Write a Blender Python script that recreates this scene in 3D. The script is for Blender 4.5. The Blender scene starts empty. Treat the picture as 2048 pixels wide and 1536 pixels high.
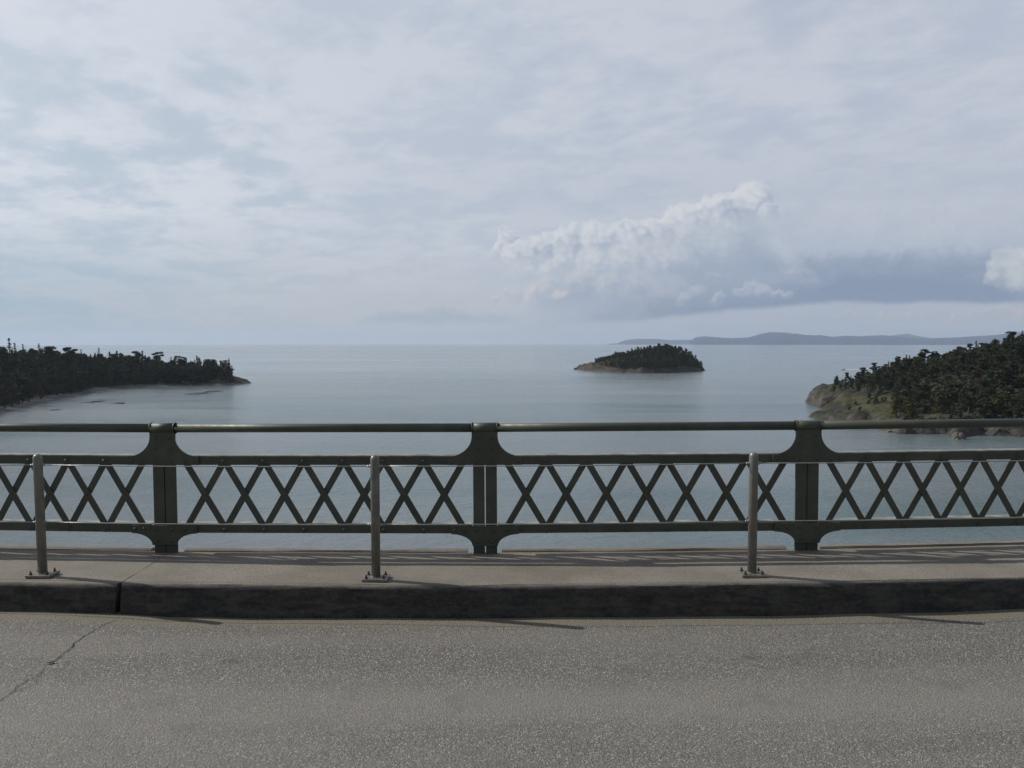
import bpy, bmesh, math, random
import numpy as np
from mathutils import Vector, Matrix, noise as mnoise

# ------------------------------------------------------------------ camera
S = bpy.context.scene
COL = S.collection
F = 1700.0                      # focal length in photo pixels (photo is 2048 wide)
HC = 56.0                       # eye height above the sea
R_EARTH = 7.4e6
Y_LEVEL = 682.4                 # photo row of true level; the sea horizon dips below it
PITCH = math.atan((768 - Y_LEVEL) / F)
CP, SP = math.cos(PITCH), math.sin(PITCH)

cam_d = bpy.data.cameras.new('camera')
cam = bpy.data.objects.new('camera', cam_d)
COL.objects.link(cam)
cam_d.sensor_width = 36.0
cam_d.lens = 36.0 * F / 2048.0
cam_d.clip_start = 0.1
cam_d.clip_end = 200000.0
cam.location = (0, 0, HC)
cam.rotation_euler = (math.pi / 2 - PITCH, 0, 0)
S.camera = cam

S.view_settings.view_transform = 'Standard'
S.view_settings.look = 'None'
S.view_settings.gamma = 1.0
S.view_settings.exposure = 0.0
S.render.engine = 'CYCLES'
S.render.filter_size = 1.7
try:
    S.cycles.use_denoising = True
    S.cycles.denoiser = 'OPENIMAGEDENOISE'
    S.cycles.denoising_input_passes = 'RGB_ALBEDO_NORMAL'
    S.cycles.denoising_prefilter = 'ACCURATE'
except Exception:
    pass
S.cycles.max_bounces = 6
S.cycles.volume_bounces = 1
S.cycles.sample_clamp_indirect = 4.0


def srgb(r, g, b):
    def f(c):
        c /= 255.0
        return c / 12.92 if c <= 0.04045 else ((c + 0.055) / 1.055) ** 2.4
    return (f(r), f(g), f(b), 1.0)


# ------------------------------------------------------------------ node helper
class N:
    """tiny expression wrapper around shader node sockets"""
    tree = None

    def __init__(self, s): self.s = s

    @staticmethod
    def node(t, **kw):
        n = N.tree.nodes.new(t)
        for k, v in kw.items(): setattr(n, k, v)
        return n

    @staticmethod
    def put(sock, v):
        if isinstance(v, N): N.tree.links.new(v.s, sock)
        elif v is not None: sock.default_value = v

    @staticmethod
    def m(op, a, b=None, c=None, clamp=False):
        n = N.node('ShaderNodeMath', operation=op)
        n.use_clamp = clamp
        N.put(n.inputs[0], a); N.put(n.inputs[1], b); N.put(n.inputs[2], c)
        return N(n.outputs[0])

    def __add__(s, o): return N.m('ADD', s, o)
    __radd__ = __add__
    def __sub__(s, o): return N.m('SUBTRACT', s, o)
    def __rsub__(s, o): return N.m('SUBTRACT', o, s)
    def __mul__(s, o): return N.m('MULTIPLY', s, o)
    __rmul__ = __mul__
    def __truediv__(s, o): return N.m('DIVIDE', s, o)


def smooth(x, lo, hi, a=0.0, b=1.0):
    n = N.node('ShaderNodeMapRange', interpolation_type='SMOOTHSTEP')
    N.put(n.inputs[0], x); N.put(n.inputs[1], lo); N.put(n.inputs[2], hi)
    N.put(n.inputs[3], a); N.put(n.inputs[4], b)
    return N(n.outputs[0])


def lin(x, lo, hi, a=0.0, b=1.0):
    n = N.node('ShaderNodeMapRange')
    N.put(n.inputs[0], x); N.put(n.inputs[1], lo); N.put(n.inputs[2], hi)
    N.put(n.inputs[3], a); N.put(n.inputs[4], b)
    return N(n.outputs[0])


def vec(x, y, z):
    n = N.node('ShaderNodeCombineXYZ')
    N.put(n.inputs[0], x); N.put(n.inputs[1], y); N.put(n.inputs[2], z)
    return N(n.outputs[0])


DIM = '3D'


def noise(v, scale, detail=4, rough=0.55, dist=0.0, color=False):
    n = N.node('ShaderNodeTexNoise')
    n.noise_dimensions = DIM
    N.put(n.inputs['Vector'], v)
    n.inputs['Scale'].default_value = scale
    n.inputs['Detail'].default_value = detail
    n.inputs['Roughness'].default_value = rough
    n.inputs['Distortion'].default_value = dist
    return N(n.outputs['Color' if color else 'Fac'])


def voro(v, scale, feature='F1', detail=0.0, out='Distance', rough=0.5, rnd=1.0):
    n = N.node('ShaderNodeTexVoronoi', feature=feature)
    n.voronoi_dimensions = DIM
    N.put(n.inputs['Vector'], v)
    n.inputs['Scale'].default_value = scale
    if 'Detail' in n.inputs: n.inputs['Detail'].default_value = detail
    if 'Roughness' in n.inputs: n.inputs['Roughness'].default_value = rough
    n.inputs['Randomness'].default_value = rnd
    return N(n.outputs[out])


def mix(f, a, b, blend='MIX'):
    n = N.node('ShaderNodeMix', data_type='RGBA', blend_type=blend)
    n.clamp_factor = True
    N.put(n.inputs[0], f); N.put(n.inputs[6], a); N.put(n.inputs[7], b)
    return N(n.outputs[2])


def ramp(x, stops, interp='LINEAR'):
    n = N.node('ShaderNodeValToRGB')
    n.color_ramp.interpolation = interp
    e = n.color_ramp.elements
    e[0].position, e[0].color = stops[0]
    e[1].position, e[1].color = stops[-1]
    for p, c in stops[1:-1]:
        k = e.new(p); k.color = c
    N.put(n.inputs[0], x)
    return N(n.outputs[0])


def curve(x, pts):
    n = N.node('ShaderNodeFloatCurve')
    c = n.mapping.curves[0]
    n.mapping.use_clip = False
    c.points[0].location = pts[0]; c.points[1].location = pts[-1]
    for p in pts[1:-1]: c.points.new(*p)
    for p in c.points: p.handle_type = 'AUTO_CLAMPED'
    n.mapping.extend = 'HORIZONTAL'
    n.mapping.update()
    N.put(n.inputs['Value'], x)
    return N(n.outputs[0])


def xyz(v):
    n = N.node('ShaderNodeSeparateXYZ'); N.put(n.inputs[0], v)
    return N(n.outputs[0]), N(n.outputs[1]), N(n.outputs[2])


# ------------------------------------------------------------------ sky (world)
SUN_DIR = Vector((-1.218, 0.345, 0.934)).normalized()
SUN_EL = math.asin(SUN_DIR.z)
SUN_AZ = math.atan2(SUN_DIR.x, SUN_DIR.y)


def sky_deg(px, py):
    """azimuth / elevation in degrees of a direction seen in the photograph"""
    u, v = (px - 1024) / F, (768 - py) / F
    d = Vector((u, CP + v * SP, -SP + v * CP)).normalized()
    return math.degrees(math.atan2(d.x, d.y)), math.degrees(math.asin(d.z))


DIM = '2D'
w = bpy.data.worlds.new('World')
S.world = w
w.use_nodes = True
N.tree = w.node_tree
N.tree.nodes.clear()
tc = N(N.node('ShaderNodeTexCoord').outputs['Generated'])
X, Y, Z = xyz(tc)
AZ = N.m('ARCTAN2', X, Y) * (180 / math.pi)
EL = N.m('ARCSINE', Z) * (180 / math.pi)
zz = N.m('MAXIMUM', Z, 0.0) + 0.13
P = vec(X / zz, Y / zz, 0.0)
# stretched streaks of the high veil
PX = X / zz; PY = Y / zz
P2 = vec(PX * 1.0 + PY * 0.3, PY * 0.9 - PX * 0.35, 3.7)
n1 = noise(P2, 2.6, 6, 0.5, 0.15)
n2 = noise(vec(PX * 1.0 + 5.0, PY * 1.0 + PX * 0.3, 9.1), 6.5, 5, 0.6, 0.2)
n3 = noise(P, 0.45, 3, 0.5, 0.0)
n4 = noise(vec(AZ * 0.08 + 3.0, EL * 0.30, 1.3), 2.0, 5, 0.6, 0.3)
streak = n1 * 0.52 + n2 * 0.34 + n4 * 0.14
streak = smooth(streak, 0.38, 0.60)
leftness = smooth(AZ, 22.0, -26.0)
veil_left = mix(streak, srgb(184, 196, 210), srgb(212, 217, 226))
veil_right = mix(streak, srgb(183, 192, 208), srgb(200, 205, 216))
veil = mix(leftness, veil_right, veil_left)
veil = mix(smooth(n3, 0.35, 0.65) * 0.35, veil, srgb(198, 204, 215))
# low sky: duller toward the horizon, bluer at the far left
low = smooth(EL, 9.0, 1.0)
lowcol = mix(smooth(AZ, -33.0, -10.0), srgb(150, 174, 194), srgb(181, 188, 200))
lowcol = mix(smooth(AZ, -3.0, 9.0) * 0.85, lowcol, srgb(160, 172, 192))
lowcol = mix(smooth(n4, 0.35, 0.68) * 0.45, lowcol, srgb(186, 190, 200))
sky_c = mix(low * 0.92, veil, lowcol)
# pale band over the cumulus
sky_c = mix(smooth(EL, 14.0, 9.5) * smooth(EL, 5.0, 8.5) * smooth(AZ, -20.0, 2.0) * 0.45, sky_c, srgb(184, 191, 205))


def deg_curve(pts, x=AZ):
    """curve through photo points: elevation (deg) as function of azimuth (deg)"""
    q = sorted(sky_deg(*p) for p in pts)
    q = [((a + 40) / 80, e / 20) for a, e in q]
    return curve((x + 40.0) * (1 / 80), q) * 20.0


# shared warp that frays every cloud edge
CX, CY = AZ * 0.1, EL * 0.115
wa = noise(vec(CX, CY, 0.0), 6.0, 4, 0.6) - 0.5
wb = noise(vec(CX + 7.0, CY + 3.0, 0.0), 6.0, 4, 0.6) - 0.5
fw = voro(vec(CX + wa * 0.08, CY + wb * 0.08, 0.0), 19.0, 'F1', 0.0) - 0.42
AZW = AZ + wa * 1.1
ELW = EL + wb * 1.0 - fw * 0.30
fbm = noise(vec(AZ * 0.1, EL * 0.16, 7.0), 4.0, 5, 0.6, 0.4)
tex = (wb + wa * -0.5) * 0.6 - fw * 0.25
PW = vec(AZW, ELW, tex * 0.001)
VW = vec(AZW, ELW, fbm)
VE = vec(AZ, EL, tex)
REGION = None


def layer(base, top, bottom=None, soft=0.35, soft_b=0.5, azlo=None, azhi=None,
          c_hi=(203, 206, 213), c_lo=(150, 163, 184), depth=3.0, alpha=1.0, fuzz=0.8):
    if azlo and REGION and azlo[0] - 1.6 > REGION[1]: return base
    if azhi and REGION and azhi[0] + 1.6 < REGION[0]: return base
    eps = 1e-7 * (1 + 0.07 * (REGION[0] + 30 if REGION else 0))   # chained through the running colour, see below
    w3 = N.node('ShaderNodeVectorMath', operation='MULTIPLY_ADD')
    N.put(w3.inputs[0], base); w3.inputs[1].default_value = (eps,) * 3; N.put(w3.inputs[2], VW)
    azw, elw, fb = xyz(N(w3.outputs[0]))
    w4 = N.node('ShaderNodeVectorMath', operation='MULTIPLY_ADD')
    N.put(w4.inputs[0], base); w4.inputs[1].default_value = (eps,) * 3; N.put(w4.inputs[2], VE)
    az, el, tx = xyz(N(w4.outputs[0]))
    fb = fb - 0.5
    edge = deg_curve(top, azw) + fb * fuzz
    m = smooth(edge - elw, 0.0, soft, 0.0, alpha)
    if bottom is not None: m = m * smooth(el - deg_curve(bottom, az) - fb * 0.5, 0.0, soft_b)
    if azlo is not None: m = m * smooth(az + fb * 5.0, azlo[0], azlo[1])
    if azhi is not None: m = m * smooth(az + fb * 5.0, azhi[0], azhi[1])
    d = smooth(lin(edge - el, 0.0, depth) + fb * 0.5 - tx * 0.4, -0.05, 1.05)
    return mix(m, base, mix(d, srgb(*c_hi), srgb(*c_lo)))


def head_group():
    """node group: one round cloud head composited over a colour, lit from the upper left"""
    g = bpy.data.node_groups.new('cloud_head', 'ShaderNodeTree')
    for nm, ty in (('Base', 'NodeSocketColor'), ('P', 'NodeSocketVector'), ('C', 'NodeSocketVector'), ('InvR', 'NodeSocketFloat'),
                   ('L', 'NodeSocketVector'), ('Inner', 'NodeSocketFloat'), ('Alpha', 'NodeSocketFloat'), ('Hi', 'NodeSocketColor'), ('Lo', 'NodeSocketColor')):
        g.interface.new_socket(nm, in_out='INPUT', socket_type=ty)
    g.interface.new_socket('Color', in_out='OUTPUT', socket_type='NodeSocketColor')
    keep = N.tree; N.tree = g
    gi = N.node('NodeGroupInput'); go = N.node('NodeGroupOutput')
    I = {k.name: N(k) for k in gi.outputs if k.name}
    q = N.node('ShaderNodeVectorMath', operation='MULTIPLY_ADD')    # chained through the running colour: evaluated head by head
    N.put(q.inputs[0], I['Base']); q.inputs[1].default_value = (1e-7,) * 3; N.put(q.inputs[2], I['P'])
    n = N.node('ShaderNodeVectorMath', operation='SUBTRACT')
    N.put(n.inputs[0], N(q.outputs[0])); N.put(n.inputs[1], I['C'])
    n2_ = N.node('ShaderNodeVectorMath', operation='SCALE')
    N.put(n2_.inputs[0], N(n.outputs[0])); N.put(n2_.inputs[3], I['InvR'])
    rel_ = N(n2_.outputs[0])
    ln = N.node('ShaderNodeVectorMath', operation='LENGTH'); N.put(ln.inputs[0], rel_)
    m = smooth(N(ln.outputs['Value']), 1.0, I['Inner'], 0.0, I['Alpha'])
    yd = N.node('ShaderNodeVectorMath', operation='DOT_PRODUCT')
    N.put(yd.inputs[0], rel_); yd.inputs[1].default_value = (0, 1, 0)
    m = m * lin(N(yd.outputs['Value']), -0.75, 0.25)
    dt = N.node('ShaderNodeVectorMath', operation='DOT_PRODUCT')
    N.put(dt.inputs[0], rel_); N.put(dt.inputs[1], I['L'])
    t = smooth(N(dt.outputs['Value']), -0.75, 0.95)
    N.put(go.inputs[0], mix(m, I['Base'], mix(t, I['Lo'], I['Hi'])))
    N.tree = keep
    return g


HEAD = head_group()


def outside(a0, a1, pad):
    return REGION is not None and (a1 + pad < REGION[0] or a0 - pad > REGION[1])


def puffs(base, lst, c_hi, c_lo, alpha=0.8, soft=0.22):
    """round heads (photo x, y, radius), far ones first"""
    for it in lst:
        x, y, r = it[:3]
        k = it[3] if len(it) > 3 else 1.0
        a, e = sky_deg(x, y); R = r / 29.7
        if outside(a - R, a + R, 0.75): continue
        n = N.node('ShaderNodeGroup'); n.node_tree = HEAD
        N.put(n.inputs['Base'], base); N.put(n.inputs['P'], PW)
        n.inputs['C'].default_value = (a, e, 0)
        n.inputs['InvR'].default_value = 1 / R; n.inputs['Inner'].default_value = 1 - soft; n.inputs['L'].default_value = (-0.5, 0.86, 1600 * R); n.inputs['Alpha'].default_value = alpha * k
        n.inputs['Hi'].default_value = srgb(*c_hi); n.inputs['Lo'].default_value = srgb(*c_lo)
        base = N(n.outputs[0])
    return base


HI, LO = (216, 218, 222), (154, 167, 189)


def clouds(c):
    """all the low clouds over the veil, for the strip of sky given by REGION"""
    # pale haze bank behind and to the right of the cumulus
    c = layer(c, [(900, 640), (1250, 470), (1450, 410), (1600, 382), (1800, 388), (2048, 376), (2400, 384)],
                  None, soft=1.3, azlo=(-3.0, 9.0), c_hi=(193, 198, 210), c_lo=(170, 180, 198), depth=4.2, alpha=0.6)
    c = puffs(c, [(1590, 440, 62), (1680, 428, 52), (1760, 440, 60), (1850, 425, 62), (1930, 430, 55), (2010, 415, 62), (2100, 430, 80),
                          (1640, 475, 50), (1740, 478, 46), (1880, 470, 50), (1980, 468, 46)],
                  (198, 202, 212), (176, 185, 201), alpha=0.42, soft=0.6)
    # the long blue grey slab on the right with a flat base
    c = layer(c, [(840, 660), (960, 645), (1200, 600), (1400, 520), (1560, 500), (1750, 488), (2048, 486), (2500, 488)],
                  [(840, 660), (1200, 652), (1500, 624), (1700, 613), (2048, 613), (2500, 613)],
                  soft=1.0, soft_b=0.45, azlo=(-3.0, 14.0), c_hi=(161, 172, 192), c_lo=(126, 143, 171), depth=2.6, alpha=0.92, fuzz=0.6)
    # light strip with small rosy puffs under the slab
    c = layer(c, [(1480, 640), (1560, 632), (1680, 620), (1800, 624), (1960, 618), (2048, 615), (2300, 620)],
                  [(1480, 652), (2300, 655)], soft=0.3, soft_b=0.9, azlo=(14.0, 18.5),
                  c_hi=(176, 180, 192), c_lo=(160, 171, 188), depth=1.1, alpha=0.7, fuzz=0.3)
    c = puffs(c, [(1668, 632, 10), (1692, 627, 12), (1716, 631, 13), (1760, 634, 10), (1822, 633, 12), (1850, 636, 10), (1905, 634, 12),
                          (1948, 630, 13), (1980, 626, 14), (2008, 624, 15), (2036, 628, 14), (2070, 626, 16)],
                  (196, 190, 194), (166, 174, 189), alpha=0.55, soft=0.5)
    # body of the cumulus, dissolving downwards
    c = layer(c, [(860, 720), (930, 665), (985, 618), (1030, 572), (1070, 540), (1110, 510), (1160, 488), (1220, 484), (1300, 468),
                          (1380, 440), (1440, 428), (1485, 408), (1525, 412), (1550, 445), (1590, 490), (1660, 530), (1740, 580)],
                  [(900, 665), (1300, 640), (1500, 625), (1760, 605)], soft=0.9, soft_b=2.4, azhi=(21.0, 15.5), azlo=(-5.0, 3.0),
                  c_hi=(192, 198, 208), c_lo=(155, 168, 189), depth=3.4, alpha=0.88, fuzz=0.3)
    c = puffs(c, [(1506, 402, 42), (1474, 424, 46, .9), (1536, 428, 26, .7), (1428, 442, 56), (1368, 460, 58), (1312, 474, 44), (1262, 486, 50), (1192, 498, 56),
                  (1122, 500, 48), (1076, 508, 36), (1016, 478, 21), (1006, 502, 27), (1040, 520, 42)],
              HI, LO, alpha=0.86, soft=0.20)
    c = puffs(c, [(1442, 410, 19), (1404, 424, 26, .8), (1338, 442, 20), (1300, 452, 24, .8), (1232, 466, 22, .8), (1150, 462, 17), (1180, 466, 22, .7), (1094, 474, 14)],
              HI, (176, 186, 202), alpha=0.8, soft=0.3)
    c = puffs(c, [(1450, 500, 70, .45), (1380, 510, 64, .5), (1310, 530, 58, .65), (1248, 526, 46, .9), (1186, 532, 40), (1128, 524, 32), (1098, 538, 22, .8), (1044, 556, 40, .5)],
              (211, 213, 218), (158, 171, 192), alpha=0.72, soft=0.30)
    c = puffs(c, [(1340, 590, 52, .35), (1276, 584, 48, .5), (1216, 578, 40, .7), (1160, 572, 42, .8), (1094, 580, 30, .7),
                  (1120, 598, 22), (1064, 592, 24), (1022, 594, 22), (988, 602, 14)],
              (208, 206, 210), (158, 170, 190), alpha=0.68, soft=0.36)
    c = puffs(c, [(1392, 590, 22), (1366, 600, 18), (1440, 600, 20), (1482, 590, 18), (1506, 580, 24), (1530, 586, 22), (1556, 590, 16), (1574, 594, 13), (1430, 560, 20, .6)],
                  (184, 191, 204), (144, 158, 182), alpha=0.7, soft=0.35)
    # bright head at the right edge of the frame
    c = puffs(c, [(2070, 560, 60, .7), (2040, 520, 28), (2012, 522, 26), (2065, 520, 34), (1994, 538, 22), (2026, 548, 34), (1984, 556, 18), (2052, 565, 36, .7), (2110, 540, 50)],
                  (200, 204, 210), (156, 168, 188), alpha=0.75, soft=0.4)
    # faint puffs low over the middle of the sea
    c = puffs(c, [(400, 648, 16), (440, 646, 20), (478, 648, 16), (580, 634, 16), (605, 632, 12), (700, 552, 18), (810, 538, 26), (845, 534, 18), (740, 584, 14), (770, 606, 14), (850, 580, 20), (520, 566, 24)],
                  (197, 194, 200), (176, 184, 196), alpha=0.45, soft=0.6)
    c = layer(c, [(690, 640), (740, 622), (800, 615), (900, 612), (1000, 628), (1100, 640)], [(690, 655), (1100, 655)], soft=0.7, soft_b=0.6,
                  azlo=(-12.0, -8.0), azhi=(3.0, -1.0), c_hi=(160, 174, 191), c_lo=(156, 171, 190), depth=1.0, alpha=0.6)
    return c


# unseen sky overhead and behind the viewer, darkened to cut ambient light
back = N.m('MAXIMUM', smooth(EL, 27.0, 58.0), smooth(Y, 0.35, -0.35))
open_c = mix(back * 0.92, sky_c, mix(streak, srgb(104, 112, 126), srgb(140, 147, 158)))
# veil is brighter round the hidden sun
dp = N.node('ShaderNodeVectorMath', operation='DOT_PRODUCT')
N.put(dp.inputs[0], tc); dp.inputs[1].default_value = SUN_DIR
glow = N.m('POWER', N.m('MAXIMUM', N(dp.outputs['Value']), 0.0), 5.0)
glow_c = ramp(glow, [(0, (1, 1, 1, 1)), (1, (1.45, 1.42, 1.36, 1))])


def background(c):
    n = N.node('ShaderNodeBackground'); N.put(n.inputs[0], mix(1.0, c, glow_c, 'MULTIPLY')); n.inputs[1].default_value = 1.0
    return n.outputs[0]


def above(a, b): return N.m('GREATER_THAN', a, b)


# the sky is put together strip by strip, so each direction only works out its own clouds
full = background(open_c)
for az0, az1, el1 in ((-26.0, -5.0, 7.5), (-5.0, 4.5, 12.0), (4.5, 11.0, 12.8), (11.0, 20.0, 13.4), (20.0, 48.0, 13.4)):
    REGION = (az0, az1)
    inside = above(AZ, az0) * above(az1, AZ) * above(el1, EL) * above(EL, -1.5)
    msx = N.node('ShaderNodeMixShader')
    N.put(msx.inputs[0], inside)
    N.tree.links.new(full, msx.inputs[1]); N.tree.links.new(background(clouds(sky_c)), msx.inputs[2])
    full = msx.outputs[0]
nish = N.node('ShaderNodeTexSky', sky_type='NISHITA')
nish.sun_disc = False
nish.sun_elevation = SUN_EL
nish.sun_rotation = SUN_AZ
bg1 = N.node('ShaderNodeBackground'); N.put(bg1.inputs[0], N(nish.outputs[0])); bg1.inputs[1].default_value = 0.1
ms = N.node('ShaderNodeMixShader'); ms.inputs[0].default_value = 0.93
N.tree.links.new(bg1.outputs[0], ms.inputs[1]); N.tree.links.new(full, ms.inputs[2])
wo = N.node('ShaderNodeOutputWorld')
N.tree.links.new(ms.outputs[0], wo.inputs['Surface'])

DIM = '3D'
sun_d = bpy.data.lights.new('sun', 'SUN')
sun_d.energy = 3.5
sun_d.angle = math.radians(0.5)
sun_d.color = (1.0, 0.95, 0.87)
sun = bpy.data.objects.new('sun', sun_d)
COL.objects.link(sun)
sun.rotation_euler = SUN_DIR.to_track_quat('Z', 'Y').to_euler()
sun.location = (0, 0, HC + 50)


# ------------------------------------------------------------------ mesh helpers
def at(px, py, D):
    """world point seen at photo pixel (px, py) on the vertical plane y = D"""
    u, v = (px - 1024) / F, (768 - py) / F
    t = D / (CP + v * SP)
    return Vector((u * t, D, HC + t * (-SP + v * CP)))


def dist_for(py, z):
    """y distance at which height z (relative to the eye) is seen on photo row py"""
    v = (768 - py) / F
    return z * (CP + v * SP) / (-SP + v * CP)


def xz(px, D, z=-HC):
    """plan point: photo column px at distance D"""
    return ((px - 1024) / F * (D * CP - z * SP), D)


def sea(px, py):
    D = dist_for(py, -HC)
    for _ in range(6):
        D = dist_for(py, -HC - D * D / (2 * R_EARTH))
    return xz(px, D)


def proj(x, y, z):
    z = z - HC
    dep = y * CP - z * SP
    return 1024 + F * x / dep, 768 - F * (y * SP + z * CP) / dep


def tag(o, label=None, cat=None, group=None, kind=None):
    if label: o['label'] = label
    if cat: o['category'] = cat
    if group: o['group'] = group
    if kind: o['kind'] = kind
    return o


def empty(name, loc=(0, 0, 0), rot=(0, 0, 0), parent=None):
    o = bpy.data.objects.new(name, None)
    o.empty_display_size = 0.1
    o.location = loc; o.rotation_euler = rot
    COL.objects.link(o)
    if parent: o.parent = parent
    return o


def copy_tree(o, parent=None):
    c = o.copy(); COL.objects.link(c); c.parent = parent
    for ch in list(o.children): copy_tree(ch, c)
    return c


class MB:
    def __init__(self): self.v = []; self.f = []; self.sm = []

    def add(self, vs, fs, smooth=False, M=None):
        k = len(self.v)
        for p in vs:
            p = Vector(p)
            self.v.append(tuple(M @ p if M is not None else p))
        for f in fs:
            self.f.append(tuple(i + k for i in f)); self.sm.append(smooth)

    def box(self, a, b, M=None):
        x0, y0, z0 = a; x1, y1, z1 = b
        self.add([(x0, y0, z0), (x1, y0, z0), (x1, y1, z0), (x0, y1, z0), (x0, y0, z1), (x1, y0, z1), (x1, y1, z1), (x0, y1, z1)],
                 [(0, 3, 2, 1), (4, 5, 6, 7), (0, 1, 5, 4), (1, 2, 6, 5), (2, 3, 7, 6), (3, 0, 4, 7)], M=M)

    def prism(self, pts, y0, y1, M=None):
        """outline in x-z extruded from y0 (front) to y1 (back)"""
        n = len(pts)
        vs = [(x, y0, z) for x, z in pts] + [(x, y1, z) for x, z in pts]
        fs = [tuple(range(n)), tuple(range(2 * n - 1, n - 1, -1))]
        fs += [((i + 1) % n, i, n + i, n + (i + 1) % n) for i in range(n)]
        self.add(vs, fs, M=M)

    def tube(self, pts, r, seg=12, cap=True):
        pts = [Vector(p) for p in pts]
        rs = r if isinstance(r, (list, tuple)) else [r] * len(pts)
        vs = []
        for i, p in enumerate(pts):
            d = (pts[min(i + 1, len(pts) - 1)] - pts[max(i - 1, 0)]).normalized()
            up = Vector((0, 0, 1)) if abs(d.z) < 0.9 else Vector((0, 1, 0))
            a = d.cross(up).normalized(); b = a.cross(d).normalized()
            for k in range(seg):
                t = 2 * math.pi * k / seg
                vs.append(p + (a * math.cos(t) + b * math.sin(t)) * rs[i])
        fs = []
        for i in range(len(pts) - 1):
            for k in range(seg):
                k2 = (k + 1) % seg
                fs.append((i * seg + k, i * seg + k2, (i + 1) * seg + k2, (i + 1) * seg + k))
        self.add(vs, fs, smooth=True)
        if cap:
            n = len(self.v) - len(vs)
            self.f.append(tuple(n + k for k in range(seg))[::-1]); self.sm.append(False)
            m = n + (len(pts) - 1) * seg
            self.f.append(tuple(m + k for k in range(seg))); self.sm.append(False)

    def dome(self, c, r, axis, h=None, seg=10):
        """round rivet head at c, pointing along axis"""
        h = r * 0.6 if h is None else h
        axis = Vector(axis).normalized(); c = Vector(c)
        up = Vector((0, 0, 1)) if abs(axis.z) < 0.9 else Vector((1, 0, 0))
        a = axis.cross(up).normalized(); b = axis.cross(a)
        vs = []; rows = [(1.0, 0.0), (0.92, 0.45), (0.6, 0.82)]
        for rr, hh in rows:
            for k in range(seg):
                t = 2 * math.pi * k / seg
                vs.append(c + (a * math.cos(t) + b * math.sin(t)) * r * rr + axis * h * hh)
        vs.append(c + axis * h)
        fs = []
        for i in range(2):
            for k in range(seg):
                k2 = (k + 1) % seg
                fs.append((i * seg + k, i * seg + k2, (i + 1) * seg + k2, (i + 1) * seg + k))
        for k in range(seg): fs.append((2 * seg + k, 2 * seg + (k + 1) % seg, 3 * seg))
        self.add(vs, fs, smooth=True)

    def build(self, name, mat, parent=None, bevel=0.0, loc=None):
        me = bpy.data.meshes.new(name)
        me.from_pydata(self.v, [], self.f)
        for p, s in zip(me.polygons, self.sm): p.use_smooth = s
        bm = bmesh.new(); bm.from_mesh(me)
        bmesh.ops.recalc_face_normals(bm, faces=bm.faces)
        if bevel > 0:
            es = [e for e in bm.edges if len(e.link_faces) == 2 and e.calc_face_angle(0) > 0.9]
            bmesh.ops.bevel(bm, geom=es, offset=bevel, segments=1, affect='EDGES', clamp_overlap=True)
        bm.to_mesh(me); bm.free()
        me.materials.append(mat)
        o = bpy.data.objects.new(name, me)
        COL.objects.link(o)
        if parent: o.parent = parent
        if loc: o.location = loc
        return o


def np_mesh(name, V, Q, mat, smooth_=False, parent=None):
    """mesh from numpy arrays; Q is (n,3) or (n,4)"""
    me = bpy.data.meshes.new(name)
    V = np.asarray(V, dtype=np.float32); Q = np.asarray(Q, dtype=np.int32)
    k = Q.shape[1]
    me.vertices.add(len(V)); me.vertices.foreach_set('co', V.ravel())
    me.loops.add(Q.size); me.loops.foreach_set('vertex_index', Q.ravel())
    me.polygons.add(len(Q))
    me.polygons.foreach_set('loop_start', np.arange(0, Q.size, k, dtype=np.int32))
    if smooth_: me.polygons.foreach_set('use_smooth', np.ones(len(Q), dtype=bool))
    me.update(calc_edges=True); me.validate()
    if mat: me.materials.append(mat)
    o = bpy.data.objects.new(name, me)
    COL.objects.link(o)
    if parent: o.parent = parent
    return o


# ------------------------------------------------------------------ materials
def material(name):
    m = bpy.data.materials.new(name)
    m.use_nodes = True
    N.tree = m.node_tree
    N.tree.nodes.clear()
    b = N.node('ShaderNodeBsdfPrincipled')
    o = N.node('ShaderNodeOutputMaterial')
    N.tree.links.new(b.outputs[0], o.inputs['Surface'])
    return m, b


def bump(b, h, dist, strength=1.0):
    n = N.node('ShaderNodeBump')
    n.inputs['Strength'].default_value = strength
    n.inputs['Distance'].default_value = dist
    N.put(n.inputs['Height'], h)
    N.tree.links.new(n.outputs[0], b.inputs['Normal'])


def pos(): return N(N.node('ShaderNodeNewGeometry').outputs['Position'])
def obj_co(): return N(N.node('ShaderNodeTexCoord').outputs['Object'])
def attr(nm): return N(N.node('ShaderNodeAttribute', attribute_name=nm).outputs['Fac'])
def rand(): return N(N.node('ShaderNodeObjectInfo').outputs['Random'])


# painted green steel
M_STEEL, b = material('green_painted_steel')
p = pos()
c = mix(smooth(noise(p, 6, 5, 0.6), 0.35, 0.7), (0.054, 0.060, 0.042, 1), (0.070, 0.077, 0.053, 1))
c = mix(smooth(noise(p, 38, 4, 0.7), 0.62, 0.72) * 0.6, c, (0.040, 0.034, 0.024, 1))
c = mix(smooth(noise(p, 90, 3, 0.6), 0.70, 0.76) * 0.7, c, (0.10, 0.075, 0.05, 1))
sx_, sy_, sz_ = xyz(p)
c = mix(smooth(noise(vec(sx_ * 30.0, sy_ * 30.0, sz_ * 2.5), 1.0, 4, 0.65), 0.60, 0.72) * 0.45, c, (0.085, 0.060, 0.038, 1))
c = mix(smooth(noise(p, 3.0, 3, 0.6), 0.45, 0.7) * 0.35, c, (0.085, 0.095, 0.075, 1))
N.put(b.inputs['Base Color'], c)
N.put(b.inputs['Roughness'], lin(noise(p, 25, 3), 0.3, 0.7, 0.42, 0.60))
bump(b, noise(p, 160, 3), 0.0006, 0.6)

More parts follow.
